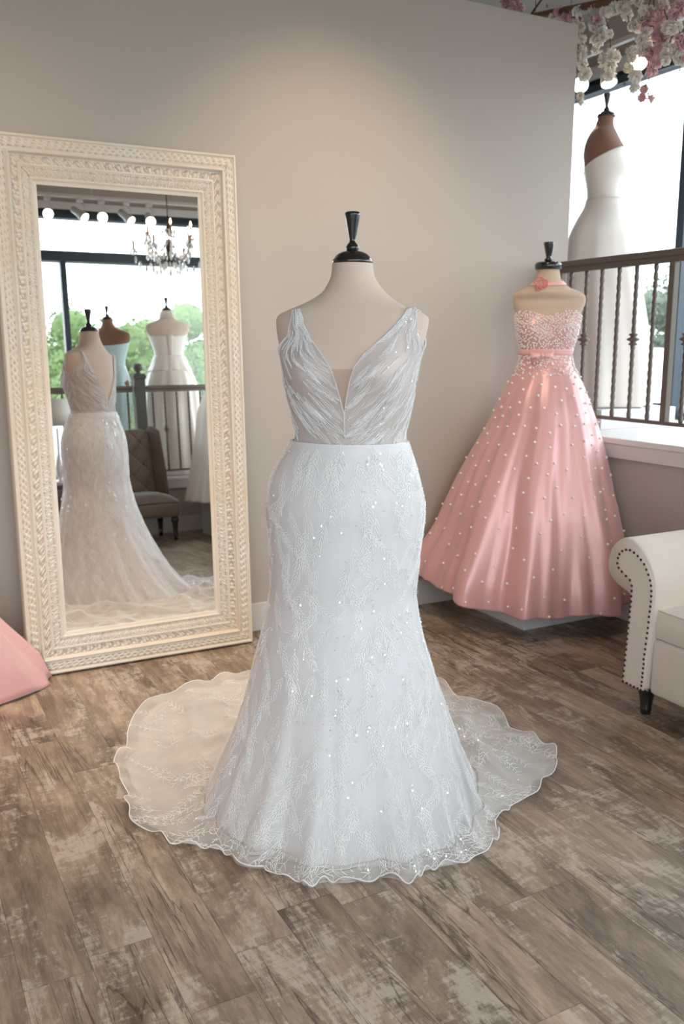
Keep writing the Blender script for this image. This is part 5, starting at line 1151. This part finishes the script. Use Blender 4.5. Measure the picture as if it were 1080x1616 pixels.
def garland(label, pts, anchor=None, group=None):
    """pts: (x, y, colour, dx) blossoms from the top down"""
    global bl_w, bl_p
    W = [bpoint(x, y, dx) for x, y, c, dx in pts]; top = np.array(W[0]); k = np.argmin([np.linalg.norm(np.array(p) - top) for p in P]); a = np.array(P[k]) if anchor is None else np.array(anchor)
    t = thing('blossom_garland', label, 'flowers', tuple(a), group)
    path = [a] + [np.array(w) + np.array([0, 0, .005]) for w in W]; n = len(path); tt = np.linspace(0, n - 1, 6 * n); Q = np.stack([smooth_interp(tt, np.arange(n), np.array(path)[:, q]) for q in range(3)], 1)
    MB().tube(Q, .0028, 6).build('stem', M['twig'], t)
    for w, (x, y, c, dx) in zip(W, pts):
        for rep in range(2 if c in 'wp' else 1):
            jit = rng.normal(0, .017, 3) if rep else np.zeros(3); loc = Vector(w + jit) - Vector(t.location); toward = Vector(CAM - w).normalized() + Vector(rng.normal(0, .55, 3)); rot = toward.to_track_quat('Z', 'Y').to_euler(); s = rng.uniform(.8, 1.25) * (.7 if c in 'WP' else 1.0)
            if c in 'wW':
                if bl_w is None: bl_w = blossom_mesh(M['petalwhite'], 'white_blossom'); MB().octa(rng.normal(0, .003, (14, 3)) + [0, 0, .022], .0015).build('stamens', M['stamen']).parent = bl_w; bl_w.parent = t; bl_w.location = loc; bl_w.rotation_euler = rot; bl_w['label'] = 'white double blossom'
                else: part_copy(bl_w, t, loc, rot, (s, s, s), subs=True)
            else:
                if bl_p is None: bl_p = blossom_mesh(M['petalpink'], 'pink_blossom'); bl_p.parent = t; bl_p.location = loc; bl_p.rotation_euler = rot; bl_p['label'] = 'pink double blossom'
                else: part_copy(bl_p, t, loc, rot, (s, s, s), subs=False)
    lf = MB()
    for _ in range(5):
        p = np.array(W[int(rng.integers(len(W)))]) + rng.normal(0, .03, 3); d = rng.normal(size=3); d /= np.linalg.norm(d); b = np.cross(d, [0, 0, 1.0]); b /= np.linalg.norm(b) + 1e-9; lf.add([p, p + d * .012 + b * .006, p + d * .03, p + d * .012 - b * .006], [(0, 1, 2, 3)])
    lf.build('leaves', M['leafgreen'], t, smooth=False)
    return t
garland('white garland tracing the upper end edge of the partition wall', [(916, 42, 'w', 0), (919, 62, 'w', 0), (920, 82, 'w', 0), (919, 100, 'w', 0), (921, 118, 'w', 0), (917, 150, 'W', 0), (914, 163, 'W', 0)])
garland('white garland drooping left of the lit spotlights, with one peach blossom', [(926, 12, 'w', 0), (938, 16, 'w', 0), (936, 30, 'w', .02), (944, 32, 'P', 0), (940, 42, 'w', 0), (948, 48, 'w', .02), (939, 58, 'w', 0), (946, 64, 'w', 0), (941, 78, 'W', 0)])
garland('white garland hanging in front of the tilted middle spotlight', [(954, 20, 'w', 0), (962, 54, 'W', 0), (964, 88, 'w', 0), (957, 96, 'w', 0), (966, 102, 'w', 0), (960, 114, 'w', 0)])
garland('white garland near the branch middle, three blooms wide', [(972, 14, 'w', 0), (982, 10, 'w', 0), (990, 22, 'w', .02), (996, 42, 'w', 0), (1012, 34, 'w', 0)])
garland('white garland with a low hanging clump against the window glare', [(1006, 8, 'w', 0), (1019, 52, 'w', 0), (1018, 66, 'w', .02), (1022, 76, 'w', 0), (1000, 80, 'w', 0), (997, 92, 'w', 0), (1001, 118, 'w', 0), (1000, 127, 'w', .01), (1003, 136, 'W', 0)])
garland('pink garland in the middle, beside the glowing right spotlight', [(1024, 14, 'w', 0), (1027, 28, 'p', 0), (1040, 30, 'p', 0), (1019, 40, 'p', 0), (1042, 46, 'p', 0), (1035, 56, 'p', 0), (1040, 76, 'p', 0), (1028, 88, 'p', 0), (1036, 98, 'p', 0)])
garland('small faint pink sprig hanging lowest before the bright window', [(1030, 100, 'P', .05), (1018, 142, 'P', .05), (1015, 154, 'P', .05), (1024, 158, 'P', .05)])
garland('white garland at the right, above the dark window header', [(1046, 6, 'w', 0), (1056, 38, 'w', 0), (1062, 48, 'w', .02), (1070, 42, 'w', 0), (1050, 84, 'w', 0), (1052, 95, 'W', 0), (1066, 82, 'w', 0), (1072, 92, 'w', 0)])
garland('pink garland at the photo right edge with full rosy blooms', [(1070, 8, 'p', 0), (1078, 16, 'p', .02), (1066, 24, 'p', 0), (1076, 62, 'p', 0), (1080, 72, 'p', 0), (1080, 92, 'P', 0)])
garland('short pink and white sprig resting over the partition top corner', [(882, 22, 'p', 0), (893, 28, 'p', 0), (897, 15, 'P', 0), (905, 26, 'p', 0), (872, 27, 'W', 0), (908, 32, 'W', 0)])
garland('pink sprig peeking over the partition top at its left', [(800, 2, 'p', 0), (806, 5, 'p', .02), (818, 7, 'p', 0), (812, 0, 'W', 0)])
